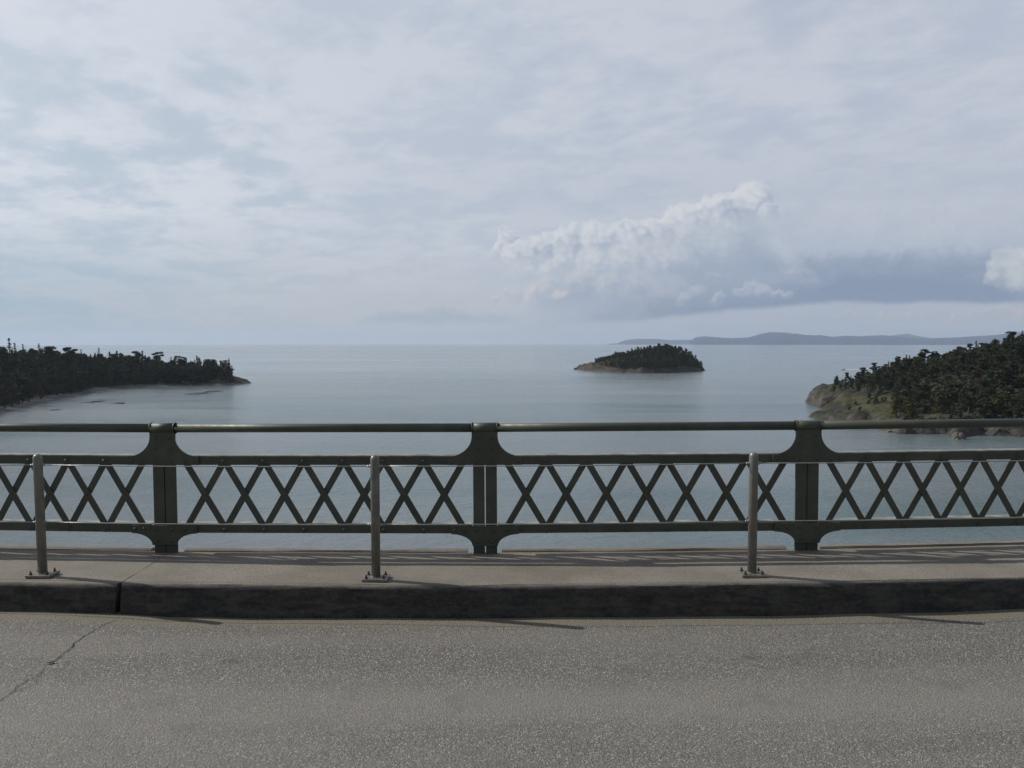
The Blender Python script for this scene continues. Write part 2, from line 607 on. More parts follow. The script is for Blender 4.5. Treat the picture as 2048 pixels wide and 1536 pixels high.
# chord flange tops: bright sunlit sheen put into the base colour
M_SHEEN, b = material('painted_sheen_steel')
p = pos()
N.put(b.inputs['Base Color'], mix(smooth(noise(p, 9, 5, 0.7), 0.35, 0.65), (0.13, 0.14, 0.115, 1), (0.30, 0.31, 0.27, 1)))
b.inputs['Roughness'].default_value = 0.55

# galvanised / tan painted posts
M_POST, b = material('galvanised_steel')
p = pos()
c = mix(smooth(noise(p, 14, 5, 0.6), 0.35, 0.7), (0.165, 0.162, 0.142, 1), (0.23, 0.222, 0.195, 1))
c = mix(smooth(noise(p, 70, 4, 0.7), 0.62, 0.74) * 0.5, c, (0.16, 0.13, 0.09, 1))
N.put(b.inputs['Base Color'], c)
b.inputs['Metallic'].default_value = 0.25
N.put(b.inputs['Roughness'], lin(noise(p, 40, 3), 0.3, 0.7, 0.33, 0.5))

M_CABLE, b = material('steel_cable')
b.inputs['Base Color'].default_value = (0.36, 0.36, 0.35, 1)
b.inputs['Metallic'].default_value = 0.6
b.inputs['Roughness'].default_value = 0.42

M_BOLT, b = material('rusty_bolt')
p = pos()
N.put(b.inputs['Base Color'], mix(noise(p, 120, 3), (0.035, 0.026, 0.024, 1), (0.07, 0.045, 0.035, 1)))
b.inputs['Roughness'].default_value = 0.8

# concrete of the sidewalk; "stain" attribute marks the grime on the kerb face
M_CONC, b = material('sidewalk_concrete')
p = pos()
c = mix(smooth(noise(p, 2.2, 6, 0.6), 0.3, 0.7), (0.150, 0.134, 0.110, 1), (0.245, 0.222, 0.188, 1))
c = mix(smooth(noise(p, 260, 2, 0.8), 0.42, 0.62) * 0.5, c, (0.34, 0.31, 0.26, 1))
c = mix(smooth(noise(p, 110, 3, 0.8), 0.44, 0.60) * 0.6, c, (0.085, 0.075, 0.062, 1))
c = mix(smooth(noise(p, 1.3, 5, 0.65), 0.45, 0.68) * 0.55, c, (0.135, 0.112, 0.088, 1))
c = mix(smooth(voro(p, 70), 0.20, 0.10) * 0.7, c, (0.11, 0.095, 0.08, 1))
c = mix(smooth(noise(p, 30, 4, 0.7), 0.60, 0.70) * 0.35, c, (0.12, 0.10, 0.085, 1))
px_, py_, pz_ = xyz(p)
st = attr('stain') + (noise(vec(px_ * 3.0, py_ * 12.0, pz_ * 12.0), 3.5, 5, 0.65) - 0.5) * 0.55
grime = mix(smooth(noise(vec(px_ * 2.6, py_ * 5.0, pz_ * 9.0), 2.3, 7, 0.78), 0.36, 0.66), (0.022, 0.021, 0.020, 1), (0.075, 0.069, 0.061, 1))
grime = mix(smooth(noise(p, 26.0, 4, 0.75), 0.5, 0.70) * 0.5, grime, (0.10, 0.092, 0.08, 1))
c = mix(smooth(st, 0.22, 0.80), c, grime)
N.put(b.inputs['Base Color'], c)
b.inputs['Roughness'].default_value = 0.92
bump(b, noise(p, 240, 3, 0.7) * 0.6 + noise(p, 30, 3) * 0.4, 0.004, 0.7)

# worn exposed aggregate asphalt
M_ROAD, b = material('worn_asphalt')
p = pos()
px_, py_, pz_ = xyz(p)
wp = vec(px_, py_, 0.0)
cells = N(N.node('ShaderNodeTexVoronoi').outputs['Color'])
vn = cells.s.node; vn.inputs['Scale'].default_value = 118.0; N.put(vn.inputs['Vector'], wp)
cr, cg, cb = xyz(cells)
d1 = N(vn.outputs['Distance'])
stone = ramp(cr, [(0.0, (0.030, 0.028, 0.026, 1)), (0.30, (0.115, 0.107, 0.098, 1)), (0.68, (0.235, 0.220, 0.196, 1)),
                  (0.90, (0.36, 0.34, 0.30, 1)), (1.0, (0.56, 0.535, 0.475, 1))])
stone = mix(smooth(cg, 0.75, 0.95) * 0.4, stone, (0.16, 0.11, 0.09, 1))
stone = mix(smooth(cb, 0.8, 0.98) * 0.35, stone, (0.11, 0.13, 0.14, 1))
binder = mix(noise(wp, 420, 2, 0.7), (0.040, 0.038, 0.036, 1), (0.19, 0.18, 0.165, 1))
c = mix(smooth(d1, 0.42, 0.62), stone, binder)
cells2 = N(N.node('ShaderNodeTexVoronoi').outputs['Color'])
vn2 = cells2.s.node; vn2.inputs['Scale'].default_value = 230.0; N.put(vn2.inputs['Vector'], wp)
c2r, c2g, c2b = xyz(cells2)
c = mix(smooth(c2r, 0.0, 1.0) * 0.30, c, mix(c2g, (0.06, 0.056, 0.05, 1), (0.30, 0.28, 0.25, 1)))
big = noise(vec(px_ * 0.22, py_ * 1.6, 0.0), 1.3, 4, 0.55)
c = mix(smooth(big, 0.40, 0.66) * 0.42, c, (0.215, 0.202, 0.178, 1))       # polished, dusty wheel track
track = smooth(py_ + (big - 0.5) * 0.5, 3.30, 3.62) * smooth(py_ + (big - 0.5) * 0.5, 4.05, 3.75)   # wheel path polished by tyres
c = mix(track * 0.45, c, (0.225, 0.213, 0.190, 1))
med = noise(wp, 5.0, 4, 0.6)
c = mix(smooth(med, 0.5, 0.75) * 0.35, c, (0.105, 0.10, 0.095, 1))
oil = smooth(voro(vec(px_ * 1.0, py_ * 2.0, 0.0), 1.1), 0.10, 0.02) * smooth(noise(wp, 14.0, 3, 0.6), 0.40, 0.55)
c = mix(oil * 0.6, c, (0.05, 0.048, 0.045, 1))
# dust and sand gathered along the gutter
gut = attr('gutter') + (noise(vec(px_ * 1.0, py_ * 4.0, 0.0), 2.4, 4, 0.6) - 0.5) * 0.8
sand = mix(noise(wp, 180, 3, 0.7), (0.15, 0.135, 0.10, 1), (0.23, 0.205, 0.155, 1))
sand = mix(smooth(noise(wp, 60, 3, 0.7), 0.60, 0.66), sand, (0.05, 0.045, 0.04, 1))
c = mix(smooth(gut, 0.42, 0.70) * 0.9, c, sand)
N.put(b.inputs['Base Color'], c)
N.put(b.inputs['Roughness'], lin(cb, 0.0, 1.0, 0.55, 0.95))
b.inputs['Specular IOR Level'].default_value = 0.45
bump(b, smooth(d1, 0.65, 0.15) * (cg * 0.6 + 0.4) + noise(wp, 300, 2) * 0.25, 0.0038, 0.8)

M_CRACK, b = material('dark_crack')
b.inputs['Base Color'].default_value = (0.018, 0.018, 0.018, 1)
b.inputs['Roughness'].default_value = 0.95

# sea
M_SEA, b = material('sea_water')
p = pos()
px_, py_, pz_ = xyz(p)
q = vec(px_, py_, 0.0)
dist = N.m('SQRT', px_ * px_ + py_ * py_)
curr = noise(vec(px_ * 0.45, py_ * 1.0, 0.0), 0.0045, 6, 0.6, 1.2)        # tidal current streaks
curr2 = noise(vec(px_ * 0.22, py_ * 1.0, 5.0), 0.018, 5, 0.6, 0.8)
curr3 = noise(vec(px_ * 0.16, py_ * 1.0, 9.0), 0.0032, 5, 0.6, 0.5)
c = mix(smooth(curr * 0.5 + curr3 * 0.5, 0.40, 0.60), (0.066, 0.124, 0.132, 1), (0.160, 0.188, 0.197, 1))
c = mix(smooth(curr2, 0.5, 0.75) * 0.45, c, (0.175, 0.198, 0.208, 1))
caps = noise(vec(px_, py_ * 1.6, 0.0), 1.6, 3, 0.75)
c = mix(smooth(caps, 0.735, 0.79) * 0.55, c, (0.45, 0.48, 0.48, 1))
N.put(b.inputs['Base Color'], c)
b.inputs['IOR'].default_value = 1.33
N.put(b.inputs['Roughness'], smooth(dist, 200.0, 2500.0, 0.18, 0.12) + (curr2 - 0.5) * 0.16 + (curr - 0.5) * 0.14 + (curr3 - 0.5) * 0.26)
h = noise(vec(px_ * 0.8, py_ * 1.3, 0.0), 0.55, 5, 0.62, 0.6) * 1.0 + noise(q, 0.09, 4, 0.6, 0.8) * 2.2 + noise(q, 3.0, 3, 0.6) * 0.15
nb = N.node('ShaderNodeBump')
nb.inputs['Distance'].default_value = 1.0
N.put(nb.inputs['Strength'], smooth(dist, 200.0, 2500.0, 0.50, 0.03))
N.put(nb.inputs['Height'], h)
N.tree.links.new(nb.outputs[0], b.inputs['Normal'])

# rock and turf of the headlands
def land_material(name, sand_top, grass_amt, rock_a, rock_b, floor_c, g_a=(0.034, 0.038, 0.014, 1), g_b=(0.078, 0.074, 0.028, 1)):
    m, b = material(name)
    p = pos()
    px_, py_, pz_ = xyz(p)
    nz = xyz(N(N.node('ShaderNodeNewGeometry').outputs['Normal']))[2]
    n_big = noise(p, 0.035, 4, 0.6)
    n_med = noise(p, 0.22, 5, 0.7)
    n_fine = noise(p, 0.8, 4, 0.75)
    rock = mix(smooth(n_med, 0.35, 0.65), rock_a, rock_b)
    rock = mix(smooth(n_fine, 0.52, 0.68) * 0.7, rock, (0.035, 0.032, 0.03, 1))
    rock = mix(smooth(voro(p, 0.5), 0.15, 0.04) * 0.6, rock, (0.03, 0.03, 0.03, 1))
    grass = mix(n_fine, g_a, g_b)
    floor = mix(n_fine, floor_c, (0.04, 0.042, 0.024, 1))
    g = attr('meadow') + (n_med - 0.5) * 0.9
    c = mix(smooth(g, 0.35, 0.6) * grass_amt, floor, grass)
    c = mix(smooth(nz + (n_med - 0.5) * 0.35, 0.86, 0.72), c, rock)
    # wet weed band just over the water line
    c = mix(smooth(pz_ + (n_med - 0.5) * 1.5, sand_top + 0.4, sand_top - 0.6), c,
            mix(n_med, (0.03, 0.03, 0.028, 1), (0.075, 0.068, 0.058, 1)) if sand_top < 1.6
            else mix(n_med, (0.080, 0.080, 0.080, 1), (0.140, 0.135, 0.130, 1)))
    N.put(b.inputs['Base Color'], c)
    b.inputs['Roughness'].default_value = 0.95
    bump(b, n_fine * 0.5 + n_med * 2.0, 1.2, 0.8)
    return m

M_LAND_R = land_material('rocky_headland', 1.2, 1.0, (0.028, 0.026, 0.024, 1), (0.105, 0.089, 0.075, 1), (0.025, 0.026, 0.016, 1))
M_LAND_L = land_material('beach_headland', 2.2, 0.0, (0.018, 0.018, 0.018, 1), (0.036, 0.034, 0.032, 1), (0.016, 0.02, 0.013, 1))
M_LAND_I = land_material('island_rock', 1.3, 0.9, (0.022, 0.021, 0.020, 1), (0.088, 0.074, 0.064, 1), (0.030, 0.027, 0.02, 1), (0.036, 0.030, 0.022, 1), (0.080, 0.062, 0.044, 1))

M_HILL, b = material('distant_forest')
b.inputs['Base Color'].default_value = (0.008, 0.028, 0.090, 1)  # blue cast of the distance haze mixed into the base colour
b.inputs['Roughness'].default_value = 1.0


def leaf_material(name, a, d, e):
    m, b = material(name)
    r = N.m('FRACT', rand() + attr('tone')); p = pos()
    n = noise(p, 0.35, 3, 0.6)
    c = mix(r, a, d)
    c = mix(smooth(n, 0.42, 0.72) * 0.7, c, e)
    c = mix(smooth(N.m('FRACT', r * 7.3), 0.80, 0.86) * 0.55, c, (0.085, 0.068, 0.042, 1))
    N.put(b.inputs['Base Color'], c)
    b.inputs['Roughness'].default_value = 0.85
    b.inputs['Specular IOR Level'].default_value = 0.2
    return m

M_NEEDLE = leaf_material('conifer_needles', (0.026, 0.038, 0.024, 1), (0.052, 0.062, 0.033, 1), (0.064, 0.070, 0.036, 1))
M_LEAF = leaf_material('broad_leaves', (0.045, 0.055, 0.018, 1), (0.075, 0.080, 0.028, 1), (0.105, 0.10, 0.04, 1))
M_BROWN = leaf_material('dry_brush', (0.045, 0.036, 0.024, 1), (0.07, 0.055, 0.036, 1), (0.09, 0.07, 0.045, 1))
M_BARK, b = material('bark')
b.inputs['Base Color'].default_value = (0.06, 0.047, 0.037, 1)
b.inputs['Roughness'].default_value = 0.95
M_FOAM, b = material('wake_foam')
b.inputs['Base Color'].default_value = (0.55, 0.58, 0.60, 1)
b.inputs['Roughness'].default_value = 0.9
M_WHITE, b = material('white_hull')
b.inputs['Base Color'].default_value = (0.75, 0.76, 0.77, 1)
b.inputs['Roughness'].default_value = 0.35
M_GLASS, b = material('dark_window')
b.inputs['Base Color'].default_value = (0.02, 0.025, 0.03, 1)
b.inputs['Roughness'].default_value = 0.1
M_KELP, b = material('kelp')
p = pos()
N.put(b.inputs['Base Color'], mix(noise(p, 0.3, 3), (0.012, 0.018, 0.017, 1), (0.03, 0.038, 0.035, 1)))
b.inputs['Roughness'].default_value = 0.8
b.inputs['Specular IOR Level'].default_value = 0.15
M_BOULDER, b = material('pale_boulder')
p = pos()
N.put(b.inputs['Base Color'], mix(noise(p, 0.8, 4), (0.05, 0.045, 0.04, 1), (0.19, 0.17, 0.145, 1)))
b.inputs['Roughness'].default_value = 0.9

# ------------------------------------------------------------------ sea, one curved sheet to beyond the horizon
rings = [0.0] + list(np.geomspace(30, 44000, 90))
SEG = 180
V = [(0, 0, 0)]; Q = []
for r in rings[1:]:
    for k in range(SEG):
        t = 2 * math.pi * k / SEG
        V.append((r * math.cos(t), r * math.sin(t), -r * r / (2 * R_EARTH)))
me = bpy.data.meshes.new('water')
fs = [(0, 1 + k, 1 + (k + 1) % SEG) for k in range(SEG)]
for i in range(len(rings) - 2):
    a = 1 + i * SEG; c = a + SEG
    for k in range(SEG):
        k2 = (k + 1) % SEG
        fs.append((a + k, c + k, c + k2, a + k2))
me.from_pydata(V, [], fs); me.materials.append(M_SEA)
for pl in me.polygons: pl.use_smooth = True
o = bpy.data.objects.new('water', me); COL.objects.link(o)
tag(o, kind='structure')


# ------------------------------------------------------------------ far hills
def ridge(name, D, pts, depth, amp):
    pts = np.array(pts, float)
    px = np.arange(pts[0, 0], pts[-1, 0] + 1, 3.0)
    top = np.interp(px, pts[:, 0], pts[:, 1])
    base = -D * D / (2 * R_EARTH) - 25
    rows = np.linspace(-1, 1, 13)
    V = []; Q = []
    for j, r in enumerate(rows):
        for i, a in enumerate(px):
            P_ = at(a, top[i], D)
            yy = D + r * depth
            prof = max(0.0, 1 - abs(r) ** 1.7)
            n = mnoise.fractal(Vector((a * 0.02, r * 2.0, D * 1e-4)), 0.8, 2.0, 5)
            z = base + (P_.z - base) * prof * (1 + (n * amp if abs(r) > 0.01 else n * amp * 0.15))
            V.append((P_.x * yy / D, yy, z))
    n = len(px)
    for j in range(len(rows) - 1):
        for i in range(n - 1):
            a = j * n + i
            Q.append((a, a + 1, a + n + 1, a + n))
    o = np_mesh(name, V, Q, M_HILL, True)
    return tag(o, kind='structure')


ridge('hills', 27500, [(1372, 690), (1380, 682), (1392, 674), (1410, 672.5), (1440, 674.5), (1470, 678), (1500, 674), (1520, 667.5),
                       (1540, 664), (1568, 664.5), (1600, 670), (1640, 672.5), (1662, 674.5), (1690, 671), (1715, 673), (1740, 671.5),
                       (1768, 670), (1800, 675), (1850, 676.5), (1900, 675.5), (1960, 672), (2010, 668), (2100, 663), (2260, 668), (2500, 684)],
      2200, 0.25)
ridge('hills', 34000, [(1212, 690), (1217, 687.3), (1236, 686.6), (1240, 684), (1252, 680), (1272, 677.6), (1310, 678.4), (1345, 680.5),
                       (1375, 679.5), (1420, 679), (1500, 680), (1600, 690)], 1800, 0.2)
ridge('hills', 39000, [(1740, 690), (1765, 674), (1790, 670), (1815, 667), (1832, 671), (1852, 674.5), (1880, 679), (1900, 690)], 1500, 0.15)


# ------------------------------------------------------------------ headlands and island
def poly_sd(pts, Xg, Yg):
    """signed distance (positive inside) to polygon"""
    P_ = np.array(pts, float)
    n = len(P_)
    d = np.full(Xg.shape, 1e18); inside = np.zeros(Xg.shape, bool)
    for i in range(n):
        a = P_[i]; c = P_[(i + 1) % n]
        e = c - a
        wx = Xg - a[0]; wy = Yg - a[1]
        t = np.clip((wx * e[0] + wy * e[1]) / (e @ e), 0, 1)
        dx = wx - e[0] * t; dy = wy - e[1] * t
        d = np.minimum(d, dx * dx + dy * dy)
        c1 = (a[1] > Yg) != (c[1] > Yg)
        with np.errstate(divide='ignore', invalid='ignore'):
            xx = (c[0] - a[0]) * (Yg - a[1]) / (c[1] - a[1]) + a[0]
        inside ^= c1 & (Xg < xx)
    d = np.sqrt(d)
    return np.where(inside, d, -d)


def fract_grid(Xg, Yg, s, octv, seed):
    out = np.empty(Xg.shape)
    f = out.ravel(); xs = Xg.ravel(); ys = Yg.ravel()
    for i in range(f.size):
        f[i] = mnoise.fractal(Vector((xs[i] * s, ys[i] * s, seed)), 0.9, 2.0, octv)
    return out


class Land:
    def __init__(self, name, shore, ctrl, step, mode, mat, seed, idw=2.4, meadow=None):
        self.shore = shore
        P_ = np.array(shore)
        x0, y0 = P_.min(0) - 8; x1, y1 = P_.max(0) + 8
        self.xs = np.arange(x0, x1 + step, step); self.ys = np.arange(y0, y1 + step, step)
        Xg, Yg = np.meshgrid(self.xs, self.ys)
        nz = fract_grid(Xg, Yg, 0.03, 5, seed)
        nz2 = fract_grid(Xg, Yg, 0.12, 4, seed + 5)
        sd = poly_sd(shore, Xg, Yg) + nz * 3.0 + nz2 * 2.0
        C = np.array([(*xz(a, d), h) for a, d, h in ctrl])
        W = 0; H = 0
        for cx, cy, ch in C:
            wgt = 1.0 / (((Xg - cx) ** 2 + (Yg - cy) ** 2) + 60.0) ** (idw / 2 * 1.3)
            W = W + wgt; H = H + wgt * ch
        H = H / W
        if mode == 'rock':
            k = 1 - np.exp(-np.maximum(sd, 0) / 5.0)
            h = H * k
            h = h + nz * 1.8 * k + nz2 * 3.4 * k * np.where(sd < 25, 1.0, 0.5)
        elif mode == 'beach':
            t = np.clip((sd - 22) / 150, 0, 1); t = t * t * (3 - 2 * t)
            h = np.minimum(np.maximum(sd, 0), 22) * 0.12 + H * (0.12 * np.clip((sd - 22) / 8, 0, 1) + 0.88 * t) + nz * 1.2 * t
            rk = np.clip((Xg - xz(425, 1120)[0]) / 15, 0, 1)
            h = h * (1 - rk) + rk * (H * (1 - np.exp(-np.maximum(sd, 0) / 5.0)) + nz2 * 1.5)
        self.Z = np.where(sd > 0, h, np.maximum(sd * 0.6, -3.0))
        self.sd = sd
        ny, nx = Xg.shape
        V = np.stack([Xg, Yg, self.Z - 0.0], -1).reshape(-1, 3)
        idx = np.arange(nx * ny).reshape(ny, nx)
        Qd = np.stack([idx[:-1, :-1], idx[:-1, 1:], idx[1:, 1:], idx[1:, :-1]], -1).reshape(-1, 4)
        keep = (self.Z.ravel()[Qd] > -2.9).any(1)
        Qd = Qd[keep]
        used = np.unique(Qd); re = np.full(nx * ny, -1); re[used] = np.arange(len(used))
        self.o = np_mesh(name, V[used], re[Qd], mat, True)
        if meadow is not None:
            at_ = self.o.data.attributes.new('meadow', 'FLOAT', 'POINT')
            vv = V[used]
            at_.data.foreach_set('value', meadow(vv[:, 0], vv[:, 1], vv[:, 2]).astype(np.float32))
        tag(self.o, kind='structure')
        self.step = step

    def z(self, x, y):
        i = (x - self.xs[0]) / self.step; j = (y - self.ys[0]) / self.step
        i = min(max(i, 0), len(self.xs) - 1.001); j = min(max(j, 0), len(self.ys) - 1.001)
        i0, j0 = int(i), int(j); fx, fy = i - i0, j - j0
        Z = self.Z
        return (Z[j0, i0] * (1 - fx) + Z[j0, i0 + 1] * fx) * (1 - fy) + (Z[j0 + 1, i0] * (1 - fx) + Z[j0 + 1, i0 + 1] * fx) * fy

    def d(self, x, y):
        i = int(min(max((x - self.xs[0]) / self.step, 0), len(self.xs) - 1)); j = int(min(max((y - self.ys[0]) / self.step, 0), len(self.ys) - 1))
        return self.sd[j, i]


# right headland
sh = [sea(*p) for p in [(3100, 905), (2700, 890), (2400, 893), (2260, 880), (2120, 874), (2048, 873), (1992, 872), (1965, 866), (1930, 874), (1912, 880), (1900, 868), (1875, 868),
                        (1800, 868), (1772, 861), (1740, 852), (1690, 850), (1640, 843), (1622, 834), (1640, 824), (1668, 816), (1640, 816),
                        (1617, 808), (1616, 800)]]
sh += [xz(1640, 830), xz(1720, 880), xz(1850, 930), xz(2000, 1000), xz(2260, 1050), xz(2700, 980), xz(3050, 800)]
def px_of(x, y, z):
    z = z - HC
    dep = y * CP - z * SP
    return 1024 + F * x / dep, 768 - F * (y * SP + z * CP) / dep
def meadow_r(x, y, z):
    a, b_ = px_of(x, y, z)
    m = ((a > 1665) & (a < 1790) & (b_ > 792) & (b_ < 842) & (b_ < 793 + (a - 1640) * 0.36)).astype(float)
    m = np.maximum(m, ((a > 1830) & (a < 1880) & (b_ > 828) & (b_ < 840)).astype(float))
    return m * 0.9
LAND_R = Land('terrain', sh, [(1632, 752, 9), (1650, 760, 15), (1675, 765, 16), (1700, 765, 16), (1740, 770, 18), (1680, 640, 6), (1640, 622, 4),
                              (1720, 655, 9), (1760, 625, 8), (1760, 680, 15), (1800, 715, 23), (1850, 600, 13), (1850, 680, 27), (1850, 560, 7), (1920, 560, 10),
                              (1930, 640, 31), (2048, 530, 9), (2048, 580, 24), (2048, 640, 40), (2048, 720, 46), (2200, 560, 22), (2200, 650, 50), (2450, 540, 30), (2450, 680, 50), (2700, 560, 30), (2700, 700, 40), (2950, 600, 18), (2600, 850, 30),
                              (1700, 820, 10), (1850, 800, 24), (1950, 850, 34), (2100, 900, 44)], 2.5, 'rock', M_LAND_R, 3.1, meadow=meadow_r)
# left headland
sh = [sea(*p) for p in [(-420, 960), (-160, 868), (0, 829), (100, 801), (160, 790), (215, 779), (300, 773), (400, 771), (450, 771), (492, 767.5), (501, 766)]]
sh += [sea(478, 763), sea(440, 760), xz(400, 1200), xz(300, 1260), xz(200, 1300), xz(0, 1420), xz(-300, 1500)]
LAND_L = Land('terrain', sh, [(-300, 700, 26), (-100, 800, 26), (0, 850, 25), (100, 1000, 23), (250, 1130, 19), (350, 1130, 14), (410, 1130, 12), (450, 1125, 11),
                              (475, 1118, 7), (488, 1115, 4), (500, 1112, 1.5)], 5.0, 'beach', M_LAND_L, 8.7)
# island
sh = [sea(*p) for p in [(1148, 737.6), (1165, 740), (1190, 741.5), (1220, 744.6), (1280, 746.5), (1340, 746), (1396, 743.2), (1408, 741)]]
sh += [xz(1400, 1665), xz(1350, 1730), xz(1260, 1740), xz(1190, 1740), xz(1155, 1735)]
def meadow_i(x, y, z):
    a, b_ = px_of(x, y, z)
    return ((a < 1240) & (z > 5)).astype(float) * 0.55
LAND_I = Land('terrain', sh, [(1155, 1705, 8), (1175, 1690, 12), (1200, 1670, 16), (1240, 1650, 25), (1280, 1650, 32), (1310, 1650, 37),
                              (1335, 1650, 39), (1358, 1650, 36), (1378, 1642, 27), (1393, 1635, 15), (1404, 1628, 5), (1200, 1612, 6),
                              (1240, 1562, 7), (1280, 1545, 8), (1320, 1545, 8), (1360, 1560, 8), (1388, 1590, 7),
                              (1280, 1700, 22), (1340, 1705, 25)], 2.5, 'rock', M_LAND_I, 5.3, meadow=meadow_i)


# ------------------------------------------------------------------ trees
def quads(cent, size, rng, flat=0.5, aspect=1.5):
    """random leaf-clump quads around centres"""
    n = len(cent)
    nrm = rng.normal(size=(n, 3)); nrm[:, 2] = np.abs(nrm[:, 2]) + flat
    nrm /= np.linalg.norm(nrm, axis=1)[:, None]
    t = rng.normal(size=(n, 3)); t -= (t * nrm).sum(1)[:, None] * nrm
    t /= np.linalg.norm(t, axis=1)[:, None]
    s = np.cross(nrm, t)
    sz = size * rng.uniform(0.6, 1.3, n)[:, None]
    a = cent - t * sz * aspect / 2; c = cent + t * sz * aspect / 2
    b = cent - s * sz / 2 - t * sz * 0.1 + nrm * sz * 0.12; d = cent + s * sz / 2 + t * sz * 0.15 - nrm * sz * 0.1
    V = np.stack([a, b, c, d], 1).reshape(-1, 3)
    return V, np.arange(4 * n).reshape(n, 4)


def trunk_arr(path, rads, seg=6):
    V = []; Q = []
    for (x, y, z), r in zip(path, rads):
        for k in range(seg):
            t = 2 * math.pi * k / seg
            V.append((x + r * math.cos(t), y + r * math.sin(t), z))
    for i in range(len(path) - 1):
        for k in range(seg):
            k2 = (k + 1) % seg
            Q.append((i * seg + k, i * seg + k2, (i + 1) * seg + k2, (i + 1) * seg + k))
    return np.array(V), np.array(Q)


def tree_arrays(kind, seed, rich=1.0):
    """unit-height tree: trunk (V,Q), crown (V,Q)"""
    rng = np.random.default_rng(seed)
    lean = rng.normal(size=2) * {'fir': 0.02, 'spire': 0.01, 'pine': 0.09, 'round': 0.04, 'broad': 0.05, 'bush': 0.02}[kind]
    hs = np.linspace(0, 1, 6)
    path = [(lean[0] * h ** 1.5, lean[1] * h ** 1.5, h * (0.98 if kind in ('fir', 'spire') else 0.85)) for h in hs]
    tr = {'fir': 0.020, 'spire': 0.016, 'pine': 0.022, 'round': 0.02, 'broad': 0.025, 'bush': 0.02}[kind]
    T = [trunk_arr(path, [tr * (1 - 0.85 * h) + 0.002 for h in hs])]
    C = []
    if kind in ('fir', 'spire'):
        cb = rng.uniform(0.10, 0.22) if kind == 'fir' else 0.08
        wmax = rng.uniform(0.20, 0.27) if kind == 'fir' else rng.uniform(0.13, 0.16)
        levels = 26; SZ = []
        side = rng.uniform(0, 2 * math.pi)
        for i in range(levels):
            f = min(1.0, max(0.0, (i + rng.uniform(-0.3, 0.3)) / (levels - 1)))
            h = cb + (1 - cb) * np.clip(f, 0, 1)
            prof = (1 - f) ** (0.75 if kind == 'fir' else 0.9) * (0.75 + 0.25 * math.sin(f * 9 + seed)) + 0.032
            nb = int(rng.integers(4, 8))
            for _ in range(nb):
                az = rng.uniform(0, 2 * math.pi)
                L = wmax * prof * rng.uniform(0.45, 1.25) * (1 + 0.25 * math.cos(az - side))
                m = max(2, int(L / 0.022 * rich))
                t = np.linspace(0.15, 1, m)
                pts = np.stack([lean[0] * h + math.cos(az) * L * t, lean[1] * h + math.sin(az) * L * t,
                                h - 0.25 * L * t + 0.10 * L * t ** 3 + 0 * t], 1)
                pts += rng.normal(size=pts.shape) * 0.008
                C.append(pts); SZ.append(np.full(m, 0.023 + 0.020 * (1 - f) ** 0.7))
        cent = np.concatenate(C)
        CV = quads(cent, np.concatenate(SZ)[:, None] / math.sqrt(rich), rng, 0.7, 1.6)
    else:
        ncl = {'pine': 15, 'round': 20, 'broad': 16, 'bush': 12}[kind]
        base = {'pine': 0.36, 'round': 0.15, 'broad': 0.25, 'bush': 0.12}[kind]
        rad = {'pine': 0.30, 'round': 0.29, 'broad': 0.32, 'bush': 0.62}[kind]
        for i in range(ncl):
            az = rng.uniform(0, 2 * math.pi)
            h = base + (1 - base) * ((i + 0.5) / ncl) ** 0.9
            f = (h - base) / (1 - base)
            rr = rad * (math.sin(math.pi * min(1, 0.25 + 0.72 * f)) if kind != 'pine' else (0.65 + 0.35 * math.sin(f * 7 + seed)) * (1.05 - 0.45 * f))
            rr *= rng.uniform(0.2, 1.0)
            cx, cy = lean[0] * h + math.cos(az) * rr, lean[1] * h + math.sin(az) * rr
            cr = {'pine': 0.092, 'round': 0.115, 'broad': 0.125, 'bush': 0.24}[kind] * rng.uniform(0.7, 1.25)
            ch = min(h, 0.985 - cr * 0.4)
            n = int((95 if kind != 'bush' else 80) * rich)
            dd = rng.normal(size=(n, 3)); dd /= np.linalg.norm(dd, axis=1)[:, None]
            dd *= rng.uniform(0.45, 1.05, n)[:, None] ** 0.6
            dd *= np.array([cr, cr, cr * (0.45 if kind == 'pine' else 0.7)])
            C.append(dd + np.array([cx, cy, ch]))
            if kind != 'bush':
                j = h * 0.8
                T.append(trunk_arr([(lean[0] * j, lean[1] * j, j * 0.85), ((cx + lean[0] * j) / 2, (cy + lean[1] * j) / 2, (ch + j * 0.85) / 2), (cx, cy, ch)],
                                   [tr * 0.4, tr * 0.3, tr * 0.15], 4))
        cent = np.concatenate(C)
        cent[:, 2] = np.maximum(cent[:, 2], 0.02)
        CV = quads(cent, {'pine': 0.038, 'round': 0.038, 'broad': 0.042, 'bush': 0.085}[kind] / math.sqrt(rich), rng, 0.4, 1.3)
    TV = []; TQ = []; k = 0
    for v, q_ in T:
        TV.append(v); TQ.append(q_ + k); k += len(v)
    return (np.concatenate(TV), np.concatenate(TQ)), CV


PROTO = {}
def proto(kind, var):
    key = (kind, var)
    if key not in PROTO:
        (tv, tq), (cv, cq) = tree_arrays(kind, 100 + 17 * var + {'fir': 0, 'spire': 1, 'pine': 2, 'broad': 3, 'bush': 4, 'round': 5}[kind])
        cm = M_NEEDLE if kind in ('fir', 'spire', 'pine', 'round') else (M_LEAF if kind == 'broad' or var % 2 == 0 else M_BROWN)
        t = np_mesh('trunk', tv, tq, M_BARK, True); c = np_mesh('crown', cv, cq, cm)
        PROTO[key] = (t.data, c.data)
        bpy.data.objects.remove(t); bpy.data.objects.remove(c)
    return PROTO[key]


